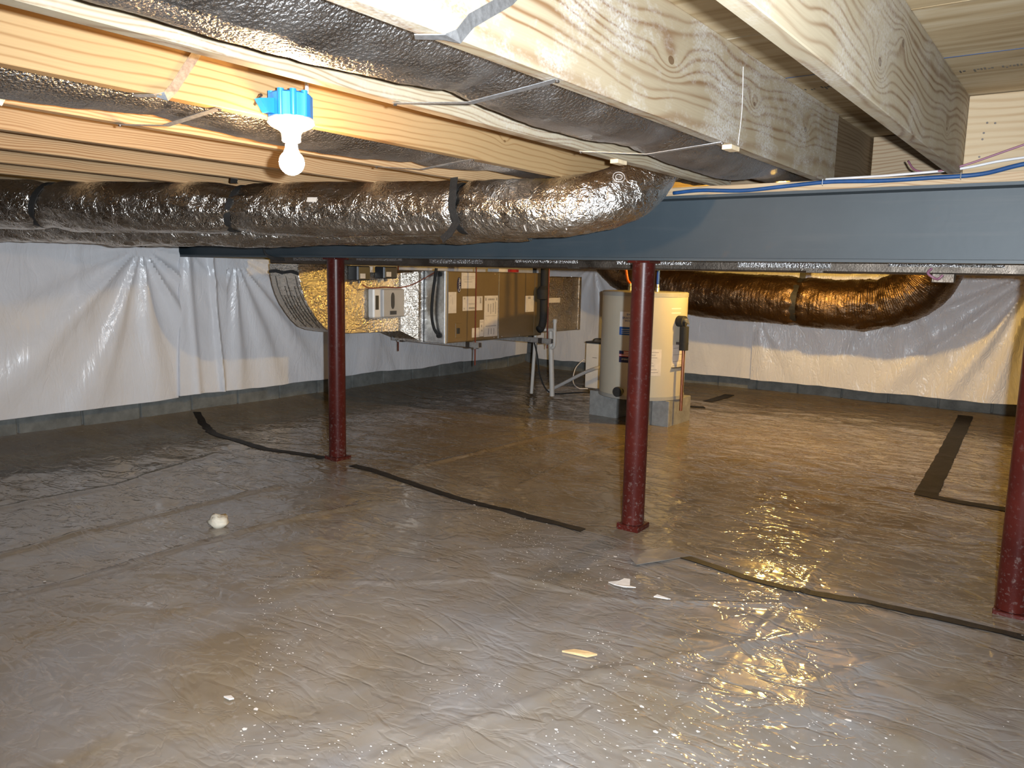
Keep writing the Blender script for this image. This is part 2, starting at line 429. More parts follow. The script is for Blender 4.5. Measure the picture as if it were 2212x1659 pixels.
# ================================================================== the setting
XL, XR, YB, YF, ZC = -5.42, 2.6, 7.65, -2.6, 1.759
def seg(px, py, pts):
    best = 9e9
    for (a, b) in zip(pts, pts[1:]):
        dx, dy = b[0]-a[0], b[1]-a[1]; L = dx*dx+dy*dy
        t = max(0, min(1, ((px-a[0])*dx+(py-a[1])*dy)/L)); d = math.hypot(px-a[0]-t*dx, py-a[1]-t*dy)
        if d < best: best = d
    return best
FOLDS = [([(-3.35, .6), (-3.36, 1.2), (-3.40, 1.5), (-3.37, 2.13), (-3.33, 2.5)], .013, .015),
         ([(-2.95, .5), (-2.92, 1.04), (-2.88, 1.26), (-2.90, 1.72), (-2.87, 2.05), (-2.75, 2.66)], .012, .014),
         ([(-2.76, 1.44), (-2.31, 1.73), (-1.96, 1.97), (-1.73, 2.23)], .006, .012),
         ([(-1.99, 2.40), (-1.757, 2.66)], .005, .012), ([(-1.75, 2.3), (-1.31, 2.36), (-1.03, 2.53), (-.77, 2.72)], .008, .012),
         ([(-.76, .4), (-.763, 1.58), (-.777, 2.14), (-.76, 2.91), (-.82, 4.25)], .007, .010),
         ([(-3.09, 3.29), (-3.06, 4.16), (-2.96, 4.88)], .010, .018), ([(-2.4, 3.4), (-2.5, 4.1), (-2.45, 4.7)], .008, .016),
         ([(-1.25, 1.2), (-1.05, 1.9), (-.6, 2.6)], .006, .014), ([(-.9, 3.1), (-1.2, 3.5), (-1.9, 3.8)], .007, .014),
         ([(-4.1, 1.2), (-4.0, 2.0), (-4.2, 2.7)], .010, .03), ([(-.35, 1.5), (-.55, 2.2), (-.3, 2.7)], .006, .014)]
def floor_z(x, y):
    z = .018*fbm(x*.6, y*.6, 3.1, 2) + .005*nz(x*2.4, y*3.0, 9.)
    rg = 1-abs(nz(x*1.6+.3*nz(x*2, y*2, 5), y*3.0, 1.7))*2
    z += .010*max(0, rg-.55)
    rg2 = 1-abs(nz(x*6+.6*nz(x*4, y*4, 2), y*7.5, 4.7))*2
    z += .0020*max(0, rg2-.5)*max(0, nz(x*.8, y*.9, 7.)+.35)
    for pts, a, w in FOLDS:
        d = seg(x, y, pts)
        if d < w*4: z += a*math.exp(-(d/w)**2)
    e = max(0, 1-(x-XL)/.45); z += .06*e*e
    e = max(0, 1-(YB-y)/.5); z += .05*e*e
    return z
def make_floor():
    xs = np.concatenate([np.arange(XL-.15, .8, .02), np.arange(.8, XR+.11, .1)]); ys = np.concatenate([np.arange(YF-.1, .7, .1), np.arange(.7, 3.6, .016), np.arange(3.6, YB+.12, .028)])
    V = [(x, y, floor_z(x, y)) for y in ys for x in xs]; nx = len(xs)
    F = [(j*nx+i, j*nx+i+1, (j+1)*nx+i+1, (j+1)*nx+i) for j in range(len(ys)-1) for i in range(nx-1)]
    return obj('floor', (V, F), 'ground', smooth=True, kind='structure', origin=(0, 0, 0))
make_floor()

wl = obj('wall_left', box(XL-.2, XL, YF, YB, .20, 1.50), 'plaster', kind='structure')
wb = obj('wall_back', box(XL-.2, XR, YB, YB+.2, .20, 1.50), 'plaster', kind='structure')
obj('wall_right', box(XR, XR+.2, YF, YB, -.1, ZC), 'plaster', kind='structure')
obj('wall_front', box(XL-.2, XR+.2, YF-.2, YF, -.1, ZC), 'plaster', kind='structure')
# bottom course of blocks, recessed joints
y = .9; i = 0
while y < YB-.05:
    L = min(.40, YB-y); jx = random.uniform(-.006, .006)
    obj('concrete_block', box(XL-.16, XL+.012+jx, y+.006, y+L-.006, -.02, .20, .006), 'concrete', parent=wl); y += .40
obj('mortar_bed', box(XL-.15, XL-.004, YF, YB, -.02, .20), 'concrete', parent=wl)
x = XL+.02
while x < 1.2:
    jx = random.uniform(-.006, .006)
    obj('concrete_block', box(x+.006, x+.394, YB-.012+jx, YB+.15, -.02, .20, .006), 'concrete', parent=wb); x += .40
obj('mortar_bed', box(XL, XR, YB+.004, YB+.14, -.02, .20), 'concrete', parent=wb)
obj('rim_board_left', box(XL-.2, XL-.02, YF, YB+.2, 1.50, ZC), wood('rim_wood', PALE_L, PALE_D, 16), parent=wl)
obj('rim_board_back', box(XL-.2, XR+.2, YB+.02, YB+.2, 1.50, ZC), wood('rim_wood_b', PALE_L, PALE_D, 16, along='X'), parent=wb)

# subfloor: plywood sheets with open joints
ceil = thing('ceiling', 'plywood subfloor sheets above the floor joists', 'ceiling', (0, 0, ZC), kind='structure')
for a0, a1 in ((-5.6, -3.35), (-3.35, -.91), (-.91, 1.53), (1.53, 2.8)):
    for b0 in (-2.8, -1.58, -.36, .86, 2.08, 3.30, 4.52, 5.74, 6.96):
        obj('plywood_sheet', box(a0+.0015, a1-.0015, b0+.0015, min(b0+1.2185, 7.9), ZC, ZC+.018), 'ply', parent=ceil)

for sh in [o for o in ceil.children if abs(o.data.vertices[0].co.x) < 9 and -.92 < min(v.co.x for v in o.data.vertices) < -.90 and 2.0 < min(v.co.y for v in o.data.vertices) < 2.2]:
    obj('blue_chalk_line', box(-.845, .9, 2.563, 2.569, ZC-.0008, ZC), 'cable_blue', sh)
    obj('stamped_print', join(*[box(-.84+.009*k, -.84+.009*k+.004+.006*abs(nz(k*1.7, 2, 1)), 2.742+.03*nz(k*.61, 3, 3), 2.760+.03*nz(k*.77, 1, 5), ZC-.0008, ZC) for k in range(170) if nz(k*.37, 0, 8) > -.1 and not (-.46 < -.84+.009*k < -.395)]), 'dgrey', sh, kind='stuff')
# ================================================================== steel beam, nailer, columns
FY, WY, BY = 3.07, 3.143, 3.216                  # flange front, web centre, flange back
ZB0, ZB1 = 1.203, 1.467
prof = [(FY, ZB0), (BY, ZB0), (BY, ZB0+.011), (WY+.004, ZB0+.014), (WY+.004, ZB1-.014), (BY, ZB1-.011), (BY, ZB1), (FY, ZB1), (FY, ZB1-.011), (WY-.004, ZB1-.014), (WY-.004, ZB0+.014), (FY, ZB0+.011)]
obj('steel_beam', extrude(prof, 'X', -5.40, 2.58), 'steel', label='long blue-grey painted steel I-beam carried on the red columns', cat='beam')
obj('nailer_board', box(-5.38, 2.5, FY+.004, BY-.004, ZB1, 1.501, .002), wood('nailer_wood', (.52, .39, .25), (.34, .19, .09), 9, .3, along='X'), label='pale pine nailer board lying along the top of the steel beam', cat='board')

def column(x, label, tilt=0.0):
    z0 = .012
    t = thing('steel_column', label, 'column', (x, WY, z0))
    obj('shaft', lathe([(.0508, .008), (.0508, ZB0-z0-.010)], (x, WY, z0), 40), 'red', t, smooth='auto')
    obj('base_plate', box(x-.052, x+.056, WY-.058, WY+.058, z0-.02, z0+.006, .002), 'red', t)
    obj('cap_plate', box(x-.053, x+.053, WY-.055, WY+.055, ZB0-.010, ZB0, .002), 'red', t)
    for s in (-1, 1):
        obj('bolt', lathe([(.005, 0), (.005, .006)], (x+s*.047, WY-.051, z0+.006), 6), 'red', t)
column(-3.60, 'slim red-brown steel column nearest the left wall, in front of the foil plenum')
column(-1.60, 'red-brown steel column in the middle, standing in front of the water heater')
column(-.125, 'red-brown steel column cut off by the right edge of the picture')

# ================================================================== floor joists (2x10) and blocking
JX = {'A': -.405, 'B': -.845, 'C': -1.251, 'D': -1.658, 'E': -2.064, 'F': -2.470, 'G': -2.876, 'H': -3.282, 'I': -3.688}
ZJ = 1.501
YJ0, YJ1 = -2.4, 3.205
jm = {
 'A': wood('joist_wood_oval_knot', PALE_L, PALE_D, 5.0, -.035, .03, [(1.814, .085, .040, .085), (2.72, .09, .022, .04), (2.02, .17, .04, -.04)], .05, .55, seed=2.0),
 'B': wood('joist_wood_cathedral', (.36, .29, .19), (.165, .075, .026), 4.2, .02, .02, [(2.309, .134, .030, .055), (1.752, .134, .045, .06), (2.805, .139, .04, .045)], .06, .9, seed=5.0),
 'C': wood('joist_wood_pale', PALE_L, PALE_D, 9, -.1, .02, [], .03, .3, seed=1),
 'D': wood('joist_wood_straight', (.42, .285, .14), (.24, .12, .04), 5.2, -.30, .02, [(2.193, .078, .02, .02)], .02, 0, seed=3, sharp=6),
 'E': wood('joist_wood_tight', (.50, .345, .19), (.27, .13, .05), 11, -.3, .02, [], .015, 0, seed=8, sharp=2),
 'F': wood('joist_wood_tight_b', (.48, .33, .18), (.26, .12, .045), 13, -.3, .02, [], .015, 0, seed=11, sharp=2),
}
jm['G'] = jm['E']; jm['H'] = jm['F']; jm['I'] = jm['E']
jl = {'A': 'broad pale pine joist with a big oval knot at the upper right, nearest the camera',
 'B': 'pale pine joist with whitish bloom and swirling grain, right of the thick ceiling duct',
 'C': 'pine joist showing only its narrow underside along the left of the thick ceiling duct',
 'D': 'yellow pine joist with a dark knot, carrying the blue lamp box',
 'E': 'pine joist left of the thinner foil duct behind the light bulb, mostly hidden',
 'F': 'orange-lit tight-grained pine joist just above the silver flex duct, right behind the bulb',
 'G': 'pine joist with a reddish stain end dipping behind the silver flex duct at the left',
 'H': 'pine joist glimpsed as a thin strip just above the silver flex duct at far left',
 'I': 'last sliver of pine joist in the left-hand corner over the silver flex duct'}
for k, x in JX.items():
    lab = jl[k]
    obj('floor_joist', box(x-.038, x, YJ0, YJ1, ZJ, ZC, .002), jm[k], label=lab, cat='joist', group='pine floor joists', origin=(x-.019, 0, ZJ))
blk = wood('blocking_wood', (.50, .38, .24), (.37, .24, .12), 4, -.1, .02, [], .04, 0, along='X', seed=4)
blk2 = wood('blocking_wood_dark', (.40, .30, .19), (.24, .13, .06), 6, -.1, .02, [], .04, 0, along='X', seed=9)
def blocking(x0, x1, y, m, label, z0=ZJ):
    t = thing('joist_blocking', label, 'blocking', ((x0+x1)/2, y, z0))
    obj('board', box(x0, x1, y, y+.038, z0, ZC-.002, .0015), m, t)
    return t
t = blocking(JX['A']+.001, .0, 3.11, blk, 'pale blocking board with nail heads right of the oval-knot joist')
for (nx_, nz_) in ((-.345, 1.665), (-.322, 1.662), (-.352, 1.633), (-.354, 1.613), (-.358, 1.556), (-.349, 1.548)):
    obj('nail_head', lathe([(.0036, -.002), (.0036, .002)], (nx_, 3.108, nz_), 8, 'Z') if False else cyl((nx_, 3.111, nz_), (nx_, 3.1075, nz_), .0034, 8), 'nail', t)
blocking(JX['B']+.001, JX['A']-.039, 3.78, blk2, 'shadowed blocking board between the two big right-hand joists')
blocking(JX['C']+.001, JX['B']-.052, 3.98, blk2, 'unseen board added to block lamp light in the bay at the far end of the thick ceiling duct', 1.452)  # unseen, added to keep the second bulb's light off the nailer
blocking(JX['D']+.001, JX['C']-.039, 3.98, blk2, 'unseen board added to block lamp light in the bay behind the bend of the silver flex duct', 1.452)  # also unseen, added to stop light coming through this bay
shade_wood = wood('joist_wood_painted_shade', (.20, .14, .08), (.11, .06, .025), 7, -.1, .02, [], .03, 0, seed=6)  # wood colour darkened to paint in the shade beyond the beam
obj('lapped_joist', box(JX['B']-.050, JX['B']-.010, 3.215, 3.972, ZJ, ZC, .002), shade_wood, label='joist, shade painted into its colour, continuing the swirl-grained joist beyond the steel beam', cat='joist')
obj('lapped_joist', box(JX['A']-.078, JX['A']-.040, 3.50, 3.77, ZJ, ZC-.09, .002), jm['C'], label='cut end of a lapped joist peeping out left of the oval-knot joist', cat='joist')

# ================================================================== foil ducts between the joists
def bay_duct(name, xc, ypts, label, rx=.172, rz=.155, pinch=(), zend=None, seed=0.0):
    y0, y1 = ypts; N = 240
    P = []
    for i in range(N+1):
        y = y0+(y1-y0)*i/N
        near = min([abs(y-q) for q in pinch] + [.45])
        sag = .018*(1-math.exp(-(near/.22)**2)) if near < .45 else .018
        z = 1.652 - sag
        if zend: z += zend(y)
        z += .035*max(0, min(1, (y-2.75)/.25)) if not zend else 0
        P.append(Vector((xc+.008*nz(y*1.2, seed, 0), y, z)))
    def rf(s, a, p):
        near = min([abs(p.y-q) for q in pinch] + [9])
        k = 1-.05*math.exp(-(near/.05)**2)
        w = .004*nz(p.y*9, a*2.5+seed, 1.)+.003*nz(p.y*22, a*5, seed+3) + .006*math.exp(-(near/.12)**2)*nz(p.y*6, a*9, seed)
        return (rz+w)*k, (rx+w*.6)
    return obj(name, tube(P, 1, 56, True, rf), 'foil_bay', smooth='auto', label=label, cat='duct')
bay_duct('flexible_duct', (JX['B']-.038+JX['C'])/2, (-2.3, 3.96), 'thick grey foil duct running between joists across the top of the picture', pinch=(1.285, 2.075), seed=2.)
bay_duct('flexible_duct', (JX['D']-.038+JX['E'])/2, (-2.3, 3.60), 'thinner foil duct between joists passing behind the light bulb', pinch=(1.1, 2.02), zend=lambda y: .04*max(0, min(1, (y-2.1)/.3)), seed=7.)

# ================================================================== flexible ducts below the joists
def flex(name, pts, r, label, mat, pinches=(), n=420, amp=.006, seed=0., squash=.96, capped=True, cat='duct', rib=0.0):
    P = catmull(pts, n)
    def rf(s, a, p):
        k = 1.0
        w = 0
        for (s0, dep, wid) in pinches:
            g = math.exp(-((s-s0)/wid)**2); k -= dep*g
            w += amp*1.6*math.exp(-((s-s0)/(wid*3))**2)*math.sin(a*11+seed+3*nz(s*30, a, 2))*abs(nz(s*14, a*2, seed))
        w += amp*1.3*nz(s*16+seed, math.cos(a)*1.6, math.sin(a)*1.6) + amp*.7*nz(s*55, math.cos(a)*4, math.sin(a)*4+seed)
        cr = 1-abs(nz(s*26+seed, math.cos(a)*2.2+s*9, math.sin(a)*2.2))*2
        w += amp*.9*max(0, cr-.6)
        w += rib*math.sin(s*900)
        return (r*squash+w)*k, (r+w)*k
    return P, obj(name, tube(P, 1, 64, capped, rf), mat, smooth='auto', label=label, cat=cat)
mainP, main = flex('flexible_duct', [(-5.02, .62, 1.40), (-4.62, 1.15, 1.402), (-4.12, 1.57, 1.402), (-3.5, 1.93, 1.397), (-2.85, 2.27, 1.393), (-2.3, 2.46, 1.393), (-1.9, 2.53, 1.390), (-1.62, 2.60, 1.398), (-1.47, 2.75, 1.465), (-1.465, 3.00, 1.62), (-1.465, 3.40, 1.66)],
     .117, 'shiny silver foil flex duct slung under the joists in front of the beam', 'foil',
     pinches=((.238, .14, .008), (.362, .14, .008), (.552, .17, .007)), amp=.006, seed=1.3)
flex('flexible_duct', [(-5.0, 1.0, 1.36), (-4.4, 1.69, 1.345), (-3.77, 2.09, 1.335), (-3.22, 2.38, 1.338), (-2.6, 2.67, 1.36), (-2.0, 2.84, 1.375)], .105,
     'lower foil duct with printed jacket peeping out beneath the silver flex duct at left', 'foil', amp=.008, seed=5.1, pinches=((.5, .05, .02),))
farP, far = flex('flexible_duct', [(-4.05, 6.98, 1.45), (-3.74, 6.97, 1.20), (-3.40, 6.96, 1.08), (-3.02, 6.95, .990), (-2.55, 6.95, .962), (-2.13, 6.95, .945), (-1.72, 6.95, .930), (-1.45, 6.95, .945), (-1.24, 6.94, 1.005), (-1.10, 6.93, 1.10), (-1.02, 6.92, 1.25), (-1.0, 6.92, 1.55)], .215,
     'bronze-looking ribbed foil flex duct sagging behind the beam at the right', 'foil_far', pinches=((.475, .07, .008), (.66, .05, .02)), amp=.009, seed=9.4, rib=.0015)
# circular mark and small tag on the main duct's jacket
# ------------------------------------------------------------------ black hanger straps
def hoop(P, i, r, w=.03, th=.003, tail=None, top=None, tilt=0.0, name='hanger_strap', label='', n=40):
    p = P[i]; t = (P[i+1]-P[i-1]).normalized(); u = Vector((0, 0, 1)); u = (u-t*u.dot(t)).normalized(); b = t.cross(u)
    pts, wd = [], []
    for k in range(n+1):
        a = 2*math.pi*k/n
        pts.append(p + u*math.cos(a)*r*.97 + b*math.sin(a)*r + t*tilt*math.cos(a)); wd.append(t)
    g = [ribbon(pts, w, th, wd)]
    if top is not None: g.append(ribbon([pts[0], p+u*top+t*.0], w, th, t))
    root = thing(name, label, 'strap', tuple(p))
    obj('loop', join(*g), 'nylon', root)
    if tail: obj('tail', ribbon([Vector(q) for q in tail], w, th, t), 'nylon', root)
    return root
def idx(P, px):      # nearest sample to a world x
    return min(range(len(P)), key=lambda i: abs(P[i].x-px[0])+abs(P[i].y-px[1]))

i1, i2, i3 = int(.552*420), int(.362*420), int(.238*420)
hoop(mainP, i1, .104, .032, tail=[(-2.045, 2.385, 1.50), (-2.04, 2.372, 1.45), (-2.045, 2.372, 1.38), (-2.03, 2.385, 1.33), (-2.055, 2.37, 1.285), (-2.085, 2.36, 1.262)], tilt=-.012,
     label='black strap with a loose hanging tail round the silver flex duct')
hoop(mainP, i2, .105, .028, tilt=.03, tail=[(-3.05, 2.10, 1.498), (-3.0, 2.06, 1.495), (-2.95, 2.03, 1.505)], label='black strap round the silver flex duct just left of the light bulb')
hoop(mainP, i3, .105, .030, tilt=.035, label='black strap round the silver flex duct at the far left')
hoop(farP, int(.475*420), .203, .05, top=.80, label='black strap round the bronze flex duct behind the beam')
root = thing('hanger_strap', 'black strap hanging in a curve down the face of the steel beam', 'strap', (-4.1, 3.05, 1.2))
obj('band', ribbon(catmull([(-4.02, 3.045, 1.345), (-4.10, 3.045, 1.31), (-4.15, 3.05, 1.26), (-4.13, 3.055, 1.215), (-4.06, 3.055, 1.196), (-3.98, 3.07, 1.19)], 20), .022, .003, (0.6, -.3, .7)), 'nylon', root)

# small tag and round mark on the silver jacket, printed white dashes below it
def on_duct(P, s, ang, r):
    i = max(1, min(len(P)-2, int(s*(len(P)-1)))); p = P[i]; t = (P[i+1]-P[i-1]).normalized(); u = Vector((0, 0, 1)); u = (u-t*u.dot(t)).normalized(); b = t.cross(u)
    out = u*math.cos(ang)+b*math.sin(ang); tang = -u*math.sin(ang)+b*math.cos(ang)
    return p+out*r, t, tang, out
def duct_patch(P, s, ang, r, w, hgt, n=4):
    V, F = [], []
    L = sum((P[i+1]-P[i]).length for i in range(len(P)-1))
    for i in range(n+1):
        for j in range(n+1):
            p, t, g, o = on_duct(P, s, ang+(j/n-.5)*hgt/r, r); V.append(tuple(p+t*(i/n-.5)*w)); 
    m = n+1
    F = [(i*m+j, (i+1)*m+j, (i+1)*m+j+1, i*m+j+1) for i in range(n) for j in range(n)]
    k = len(V); V += [tuple(Vector(v)+on_duct(P, s, ang, r)[3]*-.004) for v in V]
    F += [tuple(q+k for q in f[::-1]) for f in F]
    return V, F
sd = 1 if on_duct(mainP, .42, math.pi/2, .12)[0].y < mainP[int(.42*420)].y else -1
obj('paper_tag', duct_patch(mainP, .423, sd*1.30, .120, .046, .020), 'paper', main, label='small white printed tag')
V, F = [], []
ring = []
for rr in (.012, .022):
    pts = []
    for k in range(29):
        a = 2*math.pi*k/28; p, t, g, o = on_duct(mainP, .765, sd*1.0, .121); pts.append(p+t*math.cos(a)*rr+g*math.sin(a)*rr)
    ring.append(tube(pts, .0011, 5, False))
obj('round_mark', join(*ring), 'scrap', main, label='round printed certification mark')
for k, s_ in enumerate((.485, .493, .500, .508, .515, .522, .528, .640, .655, .690)):
    obj('printed_dash', duct_patch(mainP, s_, sd*2.35, .1185, .004, .030, 3), 'scrap', main)

# ================================================================== galvanised straps under the bay ducts
def strap(pts, label, w=.020, wdir=(0, 1, 0), name='metal_strap'):
    root = thing(name, label, 'strap', pts[0])
    obj('band', ribbon(pts, w, .0014, wdir), 'strap', root)
    for q in (pts[0], pts[-1]):
        obj('nail_head', lathe([(.004, -.003), (.004, .001)], (q[0], q[1], q[2]-.002), 8), 'nail', root)
    return root
g = thing('metal_strap', 'galvanised strap bent down the side of the swirl-grained joist at the top', 'strap', (-.843, .99, 1.5))
obj('band', ribbon([(-.8435, 1.19, 1.655), (-.8435, 1.123, 1.597), (-.843, 1.02, 1.535), (-.840, .986, 1.503), (-.850, .965, 1.4985), (-.885, .935, 1.497)], .022, .0014, [(0, .75, -.65), (0, .75, -.65), (0, .75, -.65), (0, .9, -.3), (0, 1, 0), (0, 1, 0)]), 'strap', g)
strap([(-.852, 1.287, 1.4995), (-.90, 1.286, 1.494), (-1.06, 1.285, 1.4795), (-1.20, 1.283, 1.493), (-1.270, 1.281, 1.4995)], 'galvanised strap crossing beneath the thick ceiling duct nearest the camera')
strap([(-.852, 2.10, 1.4995), (-.90, 2.09, 1.494), (-1.06, 2.075, 1.479), (-1.20, 2.06, 1.493), (-1.270, 2.055, 1.4995)], 'galvanised strap beneath the thick ceiling duct close to the beam')
strap([(-1.665, 1.112, 1.4995), (-1.73, 1.11, 1.494), (-1.88, 1.105, 1.4795), (-2.02, 1.10, 1.493), (-2.085, 1.098, 1.4995)], 'galvanised strap beneath the thinner duct just left of the lamp')
strap([(-1.665, 2.032, 1.4995), (-1.73, 2.03, 1.494), (-1.88, 2.022, 1.4795), (-2.02, 2.012, 1.493), (-2.085, 2.011, 1.4995)], 'galvanised strap beneath the thinner duct to the right of the lamp')
g = thing('metal_strap', 'galvanised strap bent down the yellow joist face left of the lamp', 'strap', (-1.656, 1.0, 1.5))
obj('band', ribbon([(-1.6565, 1.065, 1.625), (-1.6565, 1.055, 1.61), (-1.6565, .996, 1.522), (-1.654, .975, 1.500), (-1.662, .955, 1.4985), (-1.70, .93, 1.4975)], .020, .0014, [(0, .8, -.55), (0, .8, -.55), (0, .8, -.55), (0, .9, -.3), (0, 1, 0), (0, 1, 0)]), 'strap', g)
g = thing('metal_strap', 'dark strap end on the joist at the left edge below the foil duct', 'strap', (-2.062, .82, 1.49))
obj('band', ribbon([(-2.0625, .86, 1.60), (-2.0625, .82, 1.53), (-2.061, .805, 1.50), (-2.075, .79, 1.4985)], .02, .0014, [(0, .8, -.5), (0, .8, -.5), (0, .9, -.3), (0, 1, 0)]), 'strap', g)
obj('wood_shim', box(-.868, -.84, 2.14, 2.20, 1.488, 1.5005, .001), 'shim', label='small pale shim under the swirl-grained joist beside the strap', cat='shim')
obj('wood_shim', box(-1.275, -1.247, 2.24, 2.30, 1.488, 1.5005, .001), 'shim', label='small pale shim under the narrow joist above the duct bend', cat='shim')
obj('hanging_thread', wire([(-.8435, 2.20, 1.715), (-.842, 2.205, 1.60), (-.8435, 2.195, 1.505)], .0009, 8, 5), 'scrap', label='thin pale thread hanging down the swirl-grained joist', cat='thread')

# ================================================================== lamp on the yellow joist
LX, LY = -1.600, 1.262
lamp = thing('ceiling_lamp', 'glowing bare bulb in a white holder under a blue electrical box', 'lamp', (LX, LY, 1.36))
V, F = [], []
prof_r = []
nt = 48
def boxring(r, z, lob): return [(LX+(r+lob*max(0, math.cos(a*6))**8*.004)*math.cos(a), LY+(r+lob*max(0, math.cos(a*6))**8*.004)*math.sin(a), z) for a in [2*math.pi*j/nt for j in range(nt)]]
for r, z, l in ((.0, 1.553, 0), (.043, 1.553, 0), (.048, 1.549, 1), (.0485, 1.495, 1), (.0, 1.495, 0)): V += boxring(r, z, l)
for i in range(4):
    for j in range(nt): F.append((i*nt+j, (i+1)*nt+j, (i+1)*nt+(j+1) % nt, i*nt+(j+1) % nt))
body = obj('junction_box', (V, F), 'bluebox', lamp, smooth='auto')
for a in (-2.3, -1.2, -.55, .1):
    obj('screw_boss', lathe([(.007, 0), (.008, .003), (.008, .060)], (LX+.045*math.cos(a), LY+.045*math.sin(a), 1.496), 12), 'bluebox', body, smooth='auto')
obj('nail_bracket', extrude([(1.175, 1.528), (1.215, 1.535), (1.222, 1.500), (1.196, 1.500)], 'X', -1.622, -1.600), 'bluebox', body)
obj('bracket_nail', cyl((-1.597, 1.176, 1.534), (-1.640, 1.190, 1.520), .004, 8), 'nail', body)
obj('lamp_holder', lathe([(.050, 1.497), (.056, 1.492), (.056, 1.484), (.048, 1.476), (.028, 1.466), (.0235, 1.460), (.0225, 1.443), (.019, 1.440)], (LX, LY, 0), 40), 'ceramic', lamp, smooth='auto')
bp = [(.0001, 1.3625)]
for k in range(1, 13):
    a = k/12*2.45; bp.append((.030*math.sin(a), 1.3925-.030*math.cos(a)))
bp += [(.0155, 1.424), (.0135, 1.440)]
obj('light_bulb', lathe(bp, (LX, LY, 0), 32), 'bulb', lamp, smooth=True)
obj('lamp_cable', wire([(-1.575, 1.29, 1.545), (-1.57, 1.285, 1.60), (-1.575, 1.27, 1.68), (-1.60, 1.26, 1.757)], .0045), 'cable_white', label='white cable rising from the blue lamp box', cat='cable')
# second lamp, behind the beam
L2 = (-1.73, 5.54)
lamp2 = thing('ceiling_lamp', 'bare bulb hidden behind the steel beam lighting the far floor', 'lamp', (L2[0], L2[1], 1.36))
obj('junction_box', lathe([(.048, 1.495), (.048, 1.757)], (L2[0], L2[1], 0), 24), 'bluebox', lamp2, smooth='auto')
obj('lamp_holder', lathe([(.056, 1.496), (.056, 1.484), (.028, 1.466), (.0225, 1.443), (.019, 1.440)], (L2[0], L2[1], 0), 32), 'ceramic', lamp2, smooth='auto')
obj('light_bulb', lathe(bp, (L2[0], L2[1], 0), 32), 'bulb2', lamp2, smooth=True)

# ================================================================== insulation blankets on the walls
def blanket(name, axis, s0, s1, ztop, zbot, base, back, label, nails=(), dz=.016, ds=.016, lean=0.0, botf=None, seed=0., pleats=(), bulge=None, mat='vinyl'):
    """vinyl-faced blanket hung on a wall; axis 'X' = left wall (runs in Y), 'Y' = back wall (runs in X)"""
    ns, nzs = int((s1-s0)/ds)+1, int((ztop-zbot)/dz)+1
    V, F = [], []
    for j in range(nzs):
        for i in range(ns):
            s = s0+(s1-s0)*i/(ns-1); zb = zbot+(botf(s) if botf else .015*nz(s*1.7, seed, 2)+.006*nz(s*7, seed, 4))
            f = j/(nzs-1); z = zb+(ztop-zb)*f
            d = .022*nz(s*1.1, z*.9, seed) + .006*nz(s*4+.8*nz(s*2, z*2, 3), z*1.2, seed+4) + lean*f
            rg = 1-abs(nz(s*2.6+z*.7, z*.9, seed+8))*2; d += .012*max(0, rg-.55)
            for (a, b, nn, A, R, ph) in nails:
                r = math.hypot(s-a, z-b); th = math.atan2(s-a, b-z)
                m = math.cos(th*.5)**2
                sp = math.sin(nn*th+ph+1.3*nz(th*2, r, seed))
                d += A*min(1, r/.12)*(r/R)*math.exp(1-r/R)*m*(.5+.5*sp)**1.5*(.55+.9*abs(nz(th*3, seed, 6.)))*1.5
            for (a, k, A, w) in pleats:
                q = (s-(a+k*(z-.7)))/w; d += A*math.exp(-q*q)
            if bulge: d += bulge(s, z)
            V.append((s, d, z))
    def idx_(i, j): return j*ns+i
    for j in range(nzs-1):
        for i in range(ns-1): F.append((idx_(i, j), idx_(i+1, j), idx_(i+1, j+1), idx_(i, j+1)))
    ringi = [idx_(i, 0) for i in range(ns)] + [idx_(ns-1, j) for j in range(1, nzs)] + [idx_(i, nzs-1) for i in range(ns-2, -1, -1)] + [idx_(0, j) for j in range(nzs-2, 0, -1)]
    k = len(V)
    V = [(s, d, z) for s, d, z in V]
    pts = []
    for (s, d, z) in V: pts.append((base+d, s, z) if axis == 'X' else (s, base-d, z))
    for q in ringi: pts.append((back, pts[q][1], pts[q][2]) if axis == 'X' else (pts[q][0], back, pts[q][2]))
    n = len(ringi)
    for a in range(n): F.append((ringi[a], k+a, k+(a+1) % n, ringi[(a+1) % n]))
    if axis == 'X': F = [f[::-1] for f in F]
    return obj(name, (pts, F), mat, smooth='auto', label=label, cat='insulation', group='white insulation blankets')
b1 = blanket('insulation_blanket', 'X', .2, 3.07, 1.46, .205, -5.21, XL+.03, 'white vinyl insulation blanket with folds fanning from a nail, at far left', nails=((2.808, 1.262, 15, .040, .55, .4), (1.2, 1.4, 9, .03, .5, 0)), lean=.08, seed=1., botf=lambda s: .012*nz(s*2, 1, 1)-.02*(3.1-s)*.3)
obj('nail', cyl((-5.08, 2.808, 1.262), (-5.135, 2.808, 1.262), .008, 10), 'nail', b1)
blanket('insulation_blanket', 'X', 3.072, 3.44, 1.199, .215, -5.185, -5.30, 'narrow overlapping white vinyl flap with shiny creases beside the fanned blanket', nails=((3.12, 1.25, 9, .012, .3, 1.2),), lean=.07, seed=3., pleats=((3.17, -.08, .022, .03), (3.36, -.10, .035, .02)), ds=.009)
blanket('insulation_blanket', 'X', 3.442, 7.44, 1.199, .205, -5.245, XL+.03, 'long white vinyl insulation blanket behind the foil plenum and air handler', nails=((3.55, 1.22, 19, .034, .6, .9), (5.0, 1.3, 13, .02, .4, 2)), lean=.06, seed=5.)
blanket('insulation_blanket', 'Y', -5.15, -2.60, 1.46, .165, 7.50, YB-.03, 'white vinyl insulation blanket on the back wall behind the water heater', nails=((-4.4, 1.25, 13, .02, .4, .3),), lean=.03, seed=7.)
